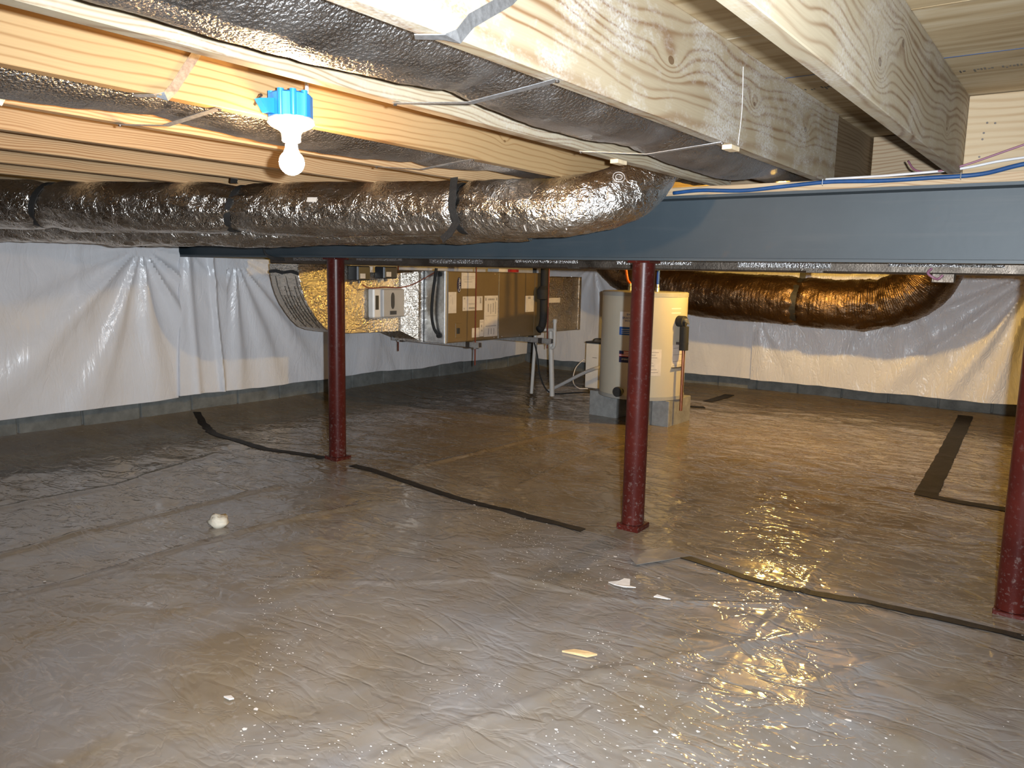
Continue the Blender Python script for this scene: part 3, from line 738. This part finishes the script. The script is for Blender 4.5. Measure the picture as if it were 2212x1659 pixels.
b4 = blanket('insulation_blanket', 'Y', -2.598, 1.2, 1.46, .165, 7.46, YB-.03, 'crinkled shiny white vinyl blanket on the back wall at the right', nails=((-.35, 1.25, 23, .034, .5, .5), (-2.55, .75, 9, .02, .2, 1.), (-1.4, 1.3, 15, .02, .4, .5)), lean=.03, seed=9., mat='vinyl_crk')
obj('nail', cyl((-2.55, 7.43, .747), (-2.55, 7.46, .747), .008, 10), 'nail', b4)

# ================================================================== trunk duct and air handler
trunk = thing('trunk_duct', 'long foil-faced trunk duct running behind and just below the steel beam', 'duct', (-2, 3.7, 1.165))
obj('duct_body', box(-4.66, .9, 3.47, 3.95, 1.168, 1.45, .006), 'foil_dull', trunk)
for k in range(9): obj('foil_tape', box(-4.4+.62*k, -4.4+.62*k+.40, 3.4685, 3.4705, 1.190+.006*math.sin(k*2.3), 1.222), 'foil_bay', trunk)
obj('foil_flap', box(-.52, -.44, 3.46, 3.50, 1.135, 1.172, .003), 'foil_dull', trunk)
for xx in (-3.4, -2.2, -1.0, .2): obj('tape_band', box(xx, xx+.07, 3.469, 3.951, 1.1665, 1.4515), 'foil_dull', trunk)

plen = thing('supply_plenum', 'golden-lit foil duct-board plenum with a rounded elbow beside the air handler', 'duct', (-4.5, 4.0, .67))
pr_ = [(4.45, .668), (3.855, .679), (3.775, .693), (3.704, .719), (3.645, .768), (3.595, .825), (3.55, .885), (3.515, .949), (3.490, 1.015), (3.475, 1.084), (3.467, 1.166), (3.94, 1.166), (3.94, 1.120), (4.45, 1.117)]
obj('elbow_body', extrude(pr_, 'X', -4.66, -4.35), 'foil_board', plen)
obj('corner_tape', tube([Vector((-4.352, a, b)) for a, b in pr_[1:11]], .007, 6), 'foil', plen)
obj('joint_tape', ribbon([(-4.345, 3.466, 1.10), (-4.42, 3.464, 1.115), (-4.52, 3.464, 1.105), (-4.60, 3.464, 1.118), (-4.662, 3.466, 1.11)], .02, .003, (0, 0, 1)), 'nylon', plen)
for k in range(7):
    xx = -4.385-.036*k; q = [Vector((0, a_, b_)) for a_, b_ in pr_[4-(k % 2):10-(k % 3)]]; g_ = []
    for i_, p_ in enumerate(q):
        t_ = (q[min(i_+1, len(q)-1)]-q[max(i_-1, 0)]).normalized(); nn_ = Vector((0, -abs(t_.z), -abs(t_.y)))
        g_.append(Vector((xx+.004*math.sin(i_+k), p_.y, p_.z))+nn_*.0012)
    obj('jacket_crease', ribbon(g_, .0022, .002, (1, 0, 0)), 'nylon', plen)
# flare to the air handler
fx = [(-4.66, 4.45, .668), (-4.35, 4.45, .668), (-4.35, 4.45, 1.117), (-4.66, 4.45, 1.117), (-4.5, 4.56, .590), (-4.235, 4.56, .590), (-4.235, 4.56, 1.135), (-4.5, 4.56, 1.135)]
obj('flare', (fx, [(0,1,5,4), (1,2,6,5), (2,3,7,6), (3,0,4,7), (0,3,2,1), (4,5,6,7)]), 'foil_board', plen)
obj('tape_band', box(-4.51, -4.222, 4.545, 4.572, .582, 1.138, .002), 'foil', plen)
# humidity control box on the plenum
cb = thing('control_box', 'white square control box with two dark windows fixed to the golden plenum', 'control box', (-4.32, 4.26, .78))
obj('case', box(-4.349, -4.285, 4.10, 4.412, .781, 1.002, .010), 'white', cb)
obj('cover', box(-4.286, -4.262, 4.175, 4.405, .786, .998, .008), 'grey', cb)
obj('window', extrude([(4.275+.018*math.cos(a), .91+.040*math.sin(a)+(.022 if math.sin(a) > 0 else -.022)) for a in [2*math.pi*k/20 for k in range(20)]], 'X', -4.262, -4.259), 'dgrey', cb)
obj('nameplate', box(-4.262, -4.2595, 4.245, 4.315, .806, .834, .001), 'dgrey', cb)
obj('side_slot', box(-4.286, -4.283, 4.118, 4.152, .845, .95, .001), 'dgrey', cb)
for (y0, y1, z0, z1, lab) in ((3.91, 4.035, 1.060, 1.164, 'dark relay box under the beam left of its twin, by the slim column'), (4.17, 4.31, 1.075, 1.164, 'dark relay box with a pale sticker above the white control box')):
    rb = thing('relay_box', lab, 'relay box', (-4.3, (y0+y1)/2, z0))
    obj('case', box(-4.349, -4.25, y0, y1, z0, z1, .006), 'dgrey', rb)
    obj('lid', box(-4.25, -4.244, y0+.006, y1-.006, z0+.006, z1-.006, .002), 'dgrey', rb)
    obj('sticker', box(-4.244, -4.2425, y0+.02, y0+.07, z0+.015, z0+.05), 'paper', rb)
    obj('wire_clamp', cyl((-4.30, (y0+y1)/2, z0), (-4.30, (y0+y1)/2, z0-.02), .012, 10), 'nail', rb)
obj('thermostat_wire', wire([(-4.285, 3.99, 1.030), (-4.27, 4.05, 1.005), (-4.262, 4.2, 1.012), (-4.27, 4.35, 1.008), (-4.25, 4.47, 1.03), (-4.20, 4.555, 1.08), (-4.10, 4.565, 1.13)], .0045, 40), 'cable_red', label='thin red-brown wire looping from the relay boxes to the air handler', cat='wire')

ah = thing('air_handler', 'long tan sheet-metal air handler covered with paper labels, hung beyond the beam', 'air handler', (-4.25, 5.24, .585))
obj('cabinet', box(-4.50, -4.004, 4.60, 5.90, .585, 1.14, .004), 'tan', ah)
obj('end_collar', box(-4.50, -4.006, 4.578, 4.602, .583, 1.142, .003), 'galv', ah)
p1 = obj('access_panel', box(-4.004, -3.998, 4.605, 5.243, .592, 1.134, .002), 'tan', ah)
p2 = obj('access_panel', box(-4.004, -3.998, 5.253, 5.765, .592, 1.134, .002), 'tan', ah)
obj('edge_trim', box(-4.0045, -3.996, 4.576, 4.584, .585, 1.14), 'paper', ah)
obj('panel_strip', box(-4.003, -3.997, 5.243, 5.253, .592, 1.134), 'galv', ah)
obj('coil_panel', box(-4.003, -3.999, 5.775, 5.895, .592, 1.134, .002), 'tan', ah)
for (yy, zz) in ((5.19, .602), (5.30, .602), (5.19, 1.124), (5.235, 1.126), (5.30, 1.124), (5.55, .602)):
    obj('screw', lathe([(.005, 0), (.004, .003)], (-3.998, yy, zz), 8, 'X'), 'galv', ah)
def paper(par, y0, y1, z0, z1, lines, xface=-3.998):
    o = obj('paper_label', box(xface, xface+.0012, y0, y1, z0, z1), 'paper', par)
    g = []
    for (a, b, c, d) in lines: g.append(box(xface+.0012, xface+.0016, y0+(y1-y0)*a, y0+(y1-y0)*b, z0+(z1-z0)*c, z0+(z1-z0)*d))
    if g: obj('print', join(*g), 'greyink', o, kind='stuff')
paper(p1, 4.762, 4.940, 1.008, 1.131, [(.2, .75, .40, .43), (.1, .9, .75, .77), (.1, .9, .65, .67), (.1, .7, .55, .57)])
paper(p1, 4.610, 4.703, .818, .981, [(.5, .53, .4, .75), (.2, .26, .8, .84)])
paper(p1, 4.780, 5.030, .832, .945, [(.05, .12, .8, .92), (.3, .6, .48, .52), (.3, .6, .40, .43), (.3, .6, .1, .25), (.05, .1, .1, .2), (.86, .93, .5, .9)])
paper(p1, 5.055, 5.236, .612, .948, [(.05, .15, .88, .95), (.85, .95, .88, .95), (.25, .75, .89, .93), (.25, .32, .6, .8), (.45, .5, .55, .8), (.62, .68, .6, .82), (.8, .86, .55, .85), (.1, .9, .50, .51), (.1, .9, .25, .27), (.3, .36, .05, .2), (.5, .56, .06, .2), (.7, .75, .04, .2)])
paper(p1, 4.900, 4.995, .615, .691, [(.85, .97, .84, .95)])
paper(p1, 4.999, 5.050, .618, .754, [(.3, .7, .3, .4), (.1, .9, .85, .88), (.3, .6, .55, .7)])
paper(p2, 5.630, 5.762, .800, .941, [(.3, .6, .8, .95), (.2, .25, .05, .1)])
sw = obj('switch_plate', box(-3.998, -3.994, 4.693, 4.772, .622, .738, .002), 'tan', p1)
obj('switch', box(-3.994, -3.990, 4.706, 4.742, .655, .700, .001), 'dgrey', sw)
lg = obj('logo_badge', extrude([(4.732+.0215*math.cos(a), 1.035+.060*math.sin(a)) for a in [2*math.pi*k/28 for k in range(28)]], 'X', -3.998, -3.994), 'navy', p1, label='dark blue oval maker badge')
tg = textgeo('Carrier', .036)
mt = Matrix(((0, 0, 1, -3.9935), (0, -1, 0, 4.733), (1, 0, 0, 1.035), (0, 0, 0, 1)))
mt = Matrix.Translation((-3.9935, 4.733, 1.035)) @ Matrix(((0, 0, 1, 0), (0, -1, 0, 0), (1, 0, 0, 0), (0, 0, 0, 1)))
obj('logo_lettering', xf(tg, mt), 'white', lg)
obj('grommet', cyl((-4.055, 4.578, 1.115), (-4.055, 4.566, 1.115), .018, 14), 'rubber', ah)
obj('power_cable', wire([(-4.08, 4.56, 1.16), (-4.09, 4.555, 1.08), (-4.11, 4.55, .93), (-4.115, 4.55, .80), (-4.095, 4.555, .70), (-4.06, 4.570, .645)], .012, 40, 10), 'rubber', ah, smooth=True)
obj('cable_fitting', cyl((-4.06, 4.578, .645), (-4.06, 4.562, .645), .02, 14), 'rubber', ah)
rp = thing('return_plenum', 'dark foil return box at the far end of the air handler', 'duct', (-4.28, 6.3, .6))
obj('duct_body', box(-4.50, -4.05, 5.905, 6.645, .600, 1.108, .006), 'foil_board', rp)
for yy in (5.91, 6.60): obj('tape_band', box(-4.505, -4.046, yy, yy+.04, .597, 1.111), 'foil', rp)
obj('tape_patch', box(-4.0455, -4.044, 6.07, 6.26, .87, .915), 'paper', rp)

# hanging frame: struts and rods
def strut(x0, x1, y, z, label):
    t = thing('strut_channel', label, 'strut', ((x0+x1)/2, y, z))
    pf = [(y-.02, z), (y+.02, z), (y+.02, z+.041), (y+.010, z+.041), (y+.010, z+.038), (y+.017, z+.038), (y+.017, z+.003), (y-.017, z+.003), (y-.017, z+.038), (y-.010, z+.038), (y-.010, z+.041), (y-.02, z+.041)]
    obj('channel', extrude(pf, 'X', x0, x1), 'galv', t)
    obj('clamp', box(x0+.10, x0+.14, y-.024, y+.024, z-.006, z+.041), 'nail', t); obj('clamp', box(x1-.13, x1-.09, y-.024, y+.024, z-.006, z+.041), 'nail', t)
strut(-4.84, -3.88, 4.86, .5435, 'grey steel strut carrying the near end of the air handler')
strut(-4.64, -3.70, 5.62, .5435, 'grey steel strut carrying the far end of the air handler')
for (xx, yy, z0, lab) in ((-3.93, 4.86, .40, 'red threaded rod hanging in front of the air handler labels'), (-4.78, 4.86, .45, 'short dark threaded rod end below the plenum'), (-3.75, 5.62, .50, 'threaded rod at the far end strut beside the pipe insulation')):
    t = thing('threaded_rod', lab, 'rod', (xx, yy, z0))
    obj('shank', cyl((xx, yy, z0), (xx, yy, 1.755), .0055, 8), 'rod', t); obj('nut', lathe([(.012, -.012), (.012, 0)], (xx, yy, .5435), 6), 'galv', t)

# pipes at the far end of the air handler
pi = thing('refrigerant_pipe', 'black foam-covered pipe with a pink sticker rising past the air handler', 'pipe', (-3.95, 5.83, .6))
obj('foam_sleeve', tube(catmull([(-3.957, 5.79, .64), (-3.95, 5.82, .66), (-3.945, 5.84, .74), (-3.945, 5.84, .95), (-3.945, 5.84, 1.5)], 30), .034, 14), 'rubber', pi, smooth=True)
obj('valve_body', lathe([(.02, -.06), (.05, -.05), (.055, .03), (.03, .06)], (-3.93, 5.80, .965), 16), 'rubber', pi, smooth='auto')
obj('sticker', cylpatch((-3.945, 5.84), .0345, -110, -20, .945, .982, .022), 'pink', pi)
obj('copper_line', tube(catmull([(-3.965, 5.90, .70), (-3.955, 5.905, .8), (-3.955, 5.905, 1.5)], 12), .007, 8), 'copper', pi)
pv = thing('drain_pipe', 'white plastic condensate drain pipes dropping to the floor beside the air handler', 'pipe', (-4.0, 6.0, 0))
obj('riser', cyl((-3.90, 5.95, .03), (-3.935, 5.95, .62), .023, 14), 'pvc', pv, smooth='auto')
obj('trap', tube(catmull([(-3.99, 5.92, .635), (-3.95, 5.94, .632), (-3.90, 5.94, .632), (-3.885, 5.94, .60), (-3.885, 5.94, .51), (-3.90, 5.94, .475), (-3.935, 5.94, .47)], 40), .0165, 12), 'pvc', pv, smooth=True)
obj('vent_stub', cyl((-3.885, 5.94, .60), (-3.885, 5.94, .73), .0165, 12), 'pvc', pv, smooth='auto')
obj('end_cap', lathe([(.021, 0), (.021, .03), (.015, .036)], (-3.885, 5.94, .70), 14), 'pvc', pv, smooth='auto')
obj('drain_leg', cyl((-4.13, 5.95, .03), (-4.10, 5.95, .585), .016, 12), 'pvc', pv, smooth='auto')
obj('grey_drain_hose', wire([(-3.98, 5.99, .06), (-3.85, 6.05, .14), (-3.68, 6.15, .25), (-3.58, 6.3, .30), (-3.5, 6.6, .30)], .016, 30), 'grey', label='grey drain hose slanting from the floor toward the white box', cat='hose')
obj('power_cord', wire([(-4.06, 5.86, .55), (-4.02, 5.87, .40), (-4.0, 5.9, .2), (-3.95, 6.0, .05), (-3.8, 6.2, .045), (-3.7, 6.35, .045), (-3.62, 6.5, .05)], .007, 40), 'rubber', label='black cord dropping from the air handler and trailing over the floor', cat='cord')
obj('charging_cable', wire([(-3.962, 6.62, .30), (-3.98, 6.6, .30), (-4.03, 6.55, .22), (-4.02, 6.5, .10), (-3.93, 6.45, .05), (-3.85, 6.5, .045)], .005, 40), 'cable_white', label='thin white cord looping down beside the white box', cat='cable')
obj('red_tin', box(-4.10, -3.98, 5.36, 5.50, 1.142, 1.166, .002), 'redtag', label='red packet lying on top of the air handler', cat='packet')
obj('white_packet', box(-4.10, -3.98, 5.22, 5.345, 1.142, 1.170, .002), 'paper', label='white packet lying on top of the air handler beside the red one', cat='packet')

# ================================================================== condensate box
wbx = thing('pump_box', 'white upright box with a dark lid standing left of the water heater', 'box', (-3.86, 6.7, .03))
obj('case', box(-3.95, -3.70, 6.60, 6.90, .035, .475, .008), 'white', wbx)
obj('lid', box(-3.955, -3.695, 6.595, 6.905, .475, .492, .004), 'dgrey', wbx)
obj('handle', tube(catmull([(-3.90, 6.65, .49), (-3.88, 6.66, .515), (-3.80, 6.70, .515), (-3.78, 6.71, .49)], 16), .007, 8), 'dgrey', wbx)
obj('print', box(-3.87, -3.82, 6.5985, 6.60, .335, .342), 'greyink', wbx)

# ================================================================== water heater on blocks
HC, HR = (-2.818, 5.579), .329
hw = thing('water_heater', 'squat beige tank water heater standing on concrete blocks', 'water heater', (HC[0], HC[1], .205))
obj('tank_jacket', lathe([(HR, .232), (HR, .985)], (HC[0], HC[1], 0), 72), 'heater', hw, smooth='auto')
obj('base_ring', lathe([(HR-.02, .205), (HR+.004, .207), (HR+.004, .234)], (HC[0], HC[1], 0), 72), 'heater_grey', hw, smooth='auto')
obj('top_cap', lathe([(HR+.003, .983), (HR+.004, 1.010), (HR-.006, 1.018), (.05, 1.024)], (HC[0], HC[1], 0), 72), 'heater_grey', hw, smooth='auto')
up = obj('access_cover', cylpatch(HC, HR, -98, -60, .640, .870, .005), 'heater', hw)
lo = obj('access_cover', cylpatch(HC, HR, -98, -60, .340, .582, .005), 'heater', hw)
lb = obj('maker_label', cylpatch(HC, HR+.005, -95.5, -66, .694, .867, .0015), 'white', up, label='white and blue maker label')
obj('blue_band', cylpatch(HC, HR+.0065, -95.5, -66, .694, .755, .0008), 'blue', lb)
def cyltext(s, size, ang, z, r, par, mat, name='lettering'):
    g = textgeo(s, size); V = []
    for (x_, y_, z_) in g[0]:
        a = math.radians(ang) + x_/r; V.append((HC[0]+(r+z_)*math.cos(a), HC[1]+(r+z_)*math.sin(a), z+y_))
    obj(name, (V, g[1]), mat, par)
cyltext('BRADFORD', .024, -81, .822, HR+.0072, lb, 'blue'); cyltext('WHITE', .024, -82, .800, HR+.0072, lb, 'blue')
cyltext('BW', .022, -83, .847, HR+.0072, lb, 'blue')
for k in range(3): obj('fine_print', cylpatch(HC, HR+.0075, -93, -78, .735-.014*k, .738-.014*k, .0005), 'white', lb)
fg = obj('flag_label', cylpatch(HC, HR+.005, -94.5, -76, .487, .575, .0012), 'navy', lo, label='sticker with a striped flag over dark blue')
for k in range(7): obj('stripe', cylpatch(HC, HR+.0064, -94.5, -76, .532+.0061*k, .532+.0061*(k+1), .0005), 'redtag' if k % 2 == 0 else 'white', fg)
obj('canton', cylpatch(HC, HR+.0072, -94.5, -88, .551, .575, .0005), 'navy', fg)
cyltext('AMERICA', .017, -85, .512, HR+.0064, fg, 'white')
wp = obj('rating_label', cylpatch(HC, HR, -60, -38.2, .397, .595, .0012), 'paper', hw)
for k, (a0, a1, zz) in enumerate(((-58, -42, .57), (-58, -46, .55), (-58, -44, .53), (-58, -49, .49), (-58, -48, .47), (-58, -44, .44), (-58, -42, .42))): obj('print', cylpatch(HC, HR+.0012, a0, a1, zz, zz+.005, .0005), 'greyink', wp)
w2 = obj('warning_label', cylpatch(HC, HR, -22, 8, .464, .628, .0012), 'paper', hw)
for zz in (.47, .50, .55, .60): obj('print', cylpatch(HC, HR+.0012, -20, 5, zz, zz+.004, .0005), 'greyink', w2)
for zz in (.862, .895): obj('white_print', cylpatch(HC, HR, -26, -8, zz, zz+.008, .0008), 'white', hw)
def hp(ang, r, z): a = math.radians(ang); return Vector((HC[0]+r*math.cos(a), HC[1]+r*math.sin(a), z))
# relief valve with sleeved discharge pipe
rv = obj('relief_valve', tube([hp(-12, HR-.005, .805), hp(-12, HR+.055, .805)], .042, 20), 'rubber', hw, smooth='auto')
obj('valve_stem', tube([hp(-13, HR+.05, .812), hp(-13, HR+.085, .812)], .016, 12), 'galv', rv, smooth='auto')
obj('valve_lever', ribbon([hp(-12, HR+.082, .812), hp(-10, HR+.085, .785)], .012, .003, hp(78, 1, 0)-hp(78, 0, 0)), 'galv', rv)
obj('pipe_sleeve', tube([hp(-12, HR+.055, .768), hp(-11.5, HR+.055, .590)], .034, 18), 'rubber', hw, smooth='auto')
obj('discharge_pipe', tube([hp(-11.5, HR+.055, .60), hp(-11, HR+.055, .13)], .012, 12), 'copper', hw, smooth='auto')
obj('pipe_bracket', ribbon([hp(-16, HR+.004, .640), hp(-11, HR+.092, .640), hp(2, HR+.004, .640)], .02, .003, (0, 0, 1)), 'nail', hw)
obj('bracket_strip', cylpatch(HC, HR+.001, -22, 2, .452, .457, .02), 'nail', hw)
dv = obj('drain_valve', tube([hp(-90, HR-.004, .268), hp(-90, HR+.04, .268)], .022, 16), 'rubber', hw, smooth='auto')
obj('valve_knob', tube([hp(-90, HR+.04, .268), hp(-90, HR+.065, .268)], .038, 20), 'rubber', dv, smooth='auto')
def water_pipe(ang, rr, m, label, top, lean=(0, 0)):
    p = hp(ang, rr, 1.02)
    t = thing('water_pipe', label, 'pipe', tuple(p))
    obj('fitting', lathe([(.016, 0), (.016, .03), (.012, .035), (.012, .055)], tuple(p), 12), 'galv', t, smooth='auto')
    obj('tube', tube(catmull([p+Vector((0, 0, .05)), p+Vector((lean[0]*.3, lean[1]*.3, .15)), p+Vector((lean[0], lean[1], top-1.02))], 14), .0115, 10), m, t, smooth=True)
water_pipe(-35, .19, 'pex_blue', 'blue water tube rising from the top of the water heater', 1.75)
water_pipe(-150, .12, 'orange', 'orange water tube curving up from the top of the water heater', 1.75, (-.12, -.02))
BT = 'grey concrete block under the water heater, '
for (x0, x1, y0, y1, lab) in ((-3.24, -2.99, 5.50, 5.90, BT+'left one in shadow'), (-2.64, -2.50, 5.42, 5.82, BT+'right one, turned on its end'), (-2.79, -2.645, 5.37, 5.62, BT+'small square one beside the middle column')):
    b = thing('concrete_block', lab, 'block', ((x0+x1)/2, (y0+y1)/2, .01)); z0 = floor_z((x0+x1)/2, y0)-.008
    ym = (y0+y1)/2
    obj('face_shell', box(x0, x1, y0, y0+.035, z0, .204, .004), 'block', b); obj('face_shell', box(x0, x1, y1-.035, y1, z0, .204, .004), 'block', b)
    for yy in (x0, (x0+x1)/2-.015, x1-.03): obj('web', box(yy, yy+.03, y0+.03, y1-.03, z0+.001, .203), 'block', b)

# ================================================================== cables on the nailer
def cable(name, pts, r, m, label, clips=()):
    t = thing(name, label, 'cable', pts[0])
    obj('sheath', wire(pts, r, 60, 10), m, t, smooth=True)
    for c in clips: obj('staple', tube([Vector((c[0], c[1], c[2]-.012)), Vector((c[0], c[1]-.010, c[2]-.010)), Vector((c[0], c[1]-.010, c[2]+.010)), Vector((c[0], c[1], c[2]+.012))], .0016, 6), 'strap', t)
yc = 3.064
cable('blue_cable', [(-1.44, yc, 1.478), (-1.32, yc, 1.484), (-1.15, yc, 1.4755), (-.99, yc, 1.484), (-.823, yc, 1.493), (-.65, yc, 1.488), (-.504, yc, 1.490), (-.346, yc, 1.494), (-.224, yc-.02, 1.517), (-.05, yc-.03, 1.54)], .0075, 'cable_blue', 'blue cable stapled along the pale nailer board above the beam', ((-.846, yc, 1.492), (-.40, yc, 1.491)))
cable('white_cable', [(-.86, yc+.03, 1.506), (-.65, yc+.012, 1.506), (-.50, yc-.002, 1.509), (-.43, yc, 1.513), (-.369, yc, 1.520), (-.30, yc, 1.532), (-.225, yc, 1.540), (-.05, yc, 1.555)], .0045, 'cable_white', 'white cable sagging over the beam at the right under the joist end')
cable('purple_wire', [(-.58, 3.14, 1.56), (-.55, 3.10, 1.525), (-.50, 3.07, 1.509), (-.42, yc-.014, 1.518), (-.36, yc-.014, 1.534), (-.225, yc-.012, 1.580), (-.10, yc, 1.62)], .0035, 'cable_purple', 'thin purple wire rising to the right edge over the beam')
cable('purple_wire', [(-.52, 3.45, 1.19), (-.53, 3.44, 1.172), (-.51, 3.44, 1.155), (-.495, 3.45, 1.15), (-.48, 3.455, 1.165)], .005, 'cable_purple', 'short purple wire loop hanging under the beam at the right')

# ================================================================== tape on the floor sheet
def tape(pts, w, label, n=60, name='floor_tape', seed=0., jit=.006):
    P = catmull([(a, b, 0) for a, b in pts], n); V, F = [], []
    for i, p in enumerate(P):
        t = (P[min(i+1, n)]-P[max(i-1, 0)]).normalized(); d = Vector((-t.y, t.x, 0))
        for s in (-1, -.33, .33, 1):
            q = p+d*s*(w/2+jit*nz(i*.35, s, seed)); V.append((q.x, q.y, floor_z(q.x, q.y)+.0035))
    m = 4
    F = [(i*m+j, i*m+j+1, (i+1)*m+j+1, (i+1)*m+j) for i in range(n) for j in range(m-1)]
    F = [f[::-1] for f in F]
    k = len(V); V += [(a, b, c-.003) for a, b, c in V]; F += [tuple(q+k for q in f[::-1]) for f in F]
    return obj(name, (V, F), 'tape', label=label, cat='tape', group='tape strips on the floor sheet')
tape([(-5.36, 3.31), (-5.0, 3.16), (-4.72, 3.06), (-4.16, 2.99), (-3.85, 3.05), (-3.66, 3.09)], .055, 'black tape seam on the floor from the left wall to the slim column', seed=1., jit=.014)
tape([(-3.40, 3.078), (-2.81, 3.00), (-2.46, 2.965), (-2.167, 2.96), (-1.754, 2.963)], .052, 'long black tape seam on the floor from slim column toward middle column', seed=2.)
tape([(-1.374, 2.936), (-1.20, 2.92), (-.99, 2.875), (-.81, 2.87), (-.65, 2.89), (-.43, 2.92), (-.22, 2.928), (.1, 2.915)], .045, 'dark tape seam on the floor from middle column to the right edge', seed=3.)
tape([(-.775, 7.50), (-.74, 6.8), (-.703, 6.07), (-.66, 5.3), (-.621, 4.60)], .11, 'wide dark tape strip running away to the back wall at the right', seed=4.)
tape([(-.66, 4.63), (-.45, 4.60), (-.27, 4.60), (-.05, 4.58)], .075, 'short dark tape strip meeting the right-hand column', seed=5.)
tape([(-2.77, 6.83), (-2.766, 7.0), (-2.76, 7.35)], .10, 'small black tape scrap on the floor right of the water heater', 12, seed=6.)
tape([(-2.80, 6.42), (-2.72, 6.46), (-2.66, 6.5)], .09, 'black tape corner lying against the water heater blocks', 8, seed=7.)

# ================================================================== litter on the floor sheet
def lump(name, c, r, label, mat, cat, sq=.7, seed=0.):
    V, F = [], []; nu, nv = 14, 9
    for j in range(nv+1):
        for i in range(nu):
            a, b = 2*math.pi*i/nu, math.pi*j/nv; d = Vector((math.cos(a)*math.sin(b), math.sin(a)*math.sin(b), math.cos(b)))
            k = r*(1+.35*nz(d.x*1.6+seed, d.y*1.6, d.z*1.6)); V.append((c[0]+d.x*k*1.15, c[1]+d.y*k, c[2]+(d.z+.75)*k*sq))
    for j in range(nv):
        for i in range(nu): F.append((j*nu+i, (j+1)*nu+i, (j+1)*nu+(i+1) % nu, j*nu+(i+1) % nu))
    return obj(name, (V, F), mat, smooth=True, label=label, cat=cat)
lump('foam_lump', (-3.02, 1.95, floor_z(-3.02, 1.95)), .042, 'cream-coloured foam lump on the floor sheet between two long folds', 'stone', 'lump', .75, 2.)
def flake(name, c, pts, label, mat, cat, th=.003, lift=.004):
    n = len(pts); z = floor_z(*c)+lift
    V = [(c[0]+a, c[1]+b, max(z+.006*nz(a*40, b*40, c[0]), floor_z(c[0]+a, c[1]+b)+.002)) for a, b in pts]; V += [(x_, y_, z_+th) for x_, y_, z_ in V]
    F = [tuple(range(n))[::-1], tuple(range(n, 2*n))] + [(i, (i+1) % n, n+(i+1) % n, n+i) for i in range(n)]
    return obj(name, (V, F), mat, label=label, cat=cat)
flake('wood_chip', (-1.152, 1.944), [(-.045, -.022), (-.01, -.012), (.03, .0), (.05, .026), (.02, .022), (-.02, .008)], 'small tan wood chip lying on the floor in the foreground', 'chip', 'chip', .005)
flake('plastic_scrap', (-1.316, 2.526), [(-.05, -.02), (-.02, -.03), (.02, -.028), (.06, -.01), (.03, 0), (.005, .05), (-.015, .045), (-.02, .01)], 'ragged whitish scrap on the floor left of the bright glints', 'scrap', 'scrap')
flake('plastic_scrap', (-1.136, 2.492), [(-.03, -.012), (.022, -.006), (.026, .010), (-.026, .008)], 'small white oblong scrap on the floor near the ragged one', 'scrap', 'scrap', .004)
flake('plastic_scrap', (-1.742, 1.139), [(-.012, -.008), (.010, -.006), (.013, .006), (-.006, .010)], 'tiny bright white chip on the floor in the left foreground', 'scrap', 'scrap', .004)
flake('film_patch', (-1.38, 2.86), [(-.05, .0), (-.04, -.09), (.02, -.14), (.09, -.02), (.15, .10), (.02, .10)], 'milky plastic patch lapped around the foot of the middle column', 'clear', 'patch', .0015, .006)
# innumerable pale flecks
rng = random.Random(3); V, F = [], []
for k in range(2600):
    for _ in range(8):
        x_, y_ = rng.uniform(-3.2, .5), rng.uniform(1.0, 3.0)
        if nz(x_*1.3, y_*1.7, 4.4) + nz(x_*4, y_*4, 2.)*.5 + .22*(2.2-y_) > .12 and x_ > -y_*1.3-.2: break
    r = rng.choice([.0010, .0013, .0016, .0022]) * (2.4 if rng.random() < .025 else 1); b = len(V); a0 = rng.random()*6.28; z_ = floor_z(x_, y_)+.0025
    for q in range(5):
        a = a0+q*1.2566; rr = r*rng.uniform(.6, 1.4); V.append((x_+rr*1.5*math.cos(a), y_+rr*math.sin(a), z_+rng.uniform(0, .001)))
    F.append(tuple(range(b, b+5)))
obj('debris_flecks', (V, F), 'scrap', label='scatter of tiny white flecks over the foreground floor sheet', cat='flecks', kind='stuff')
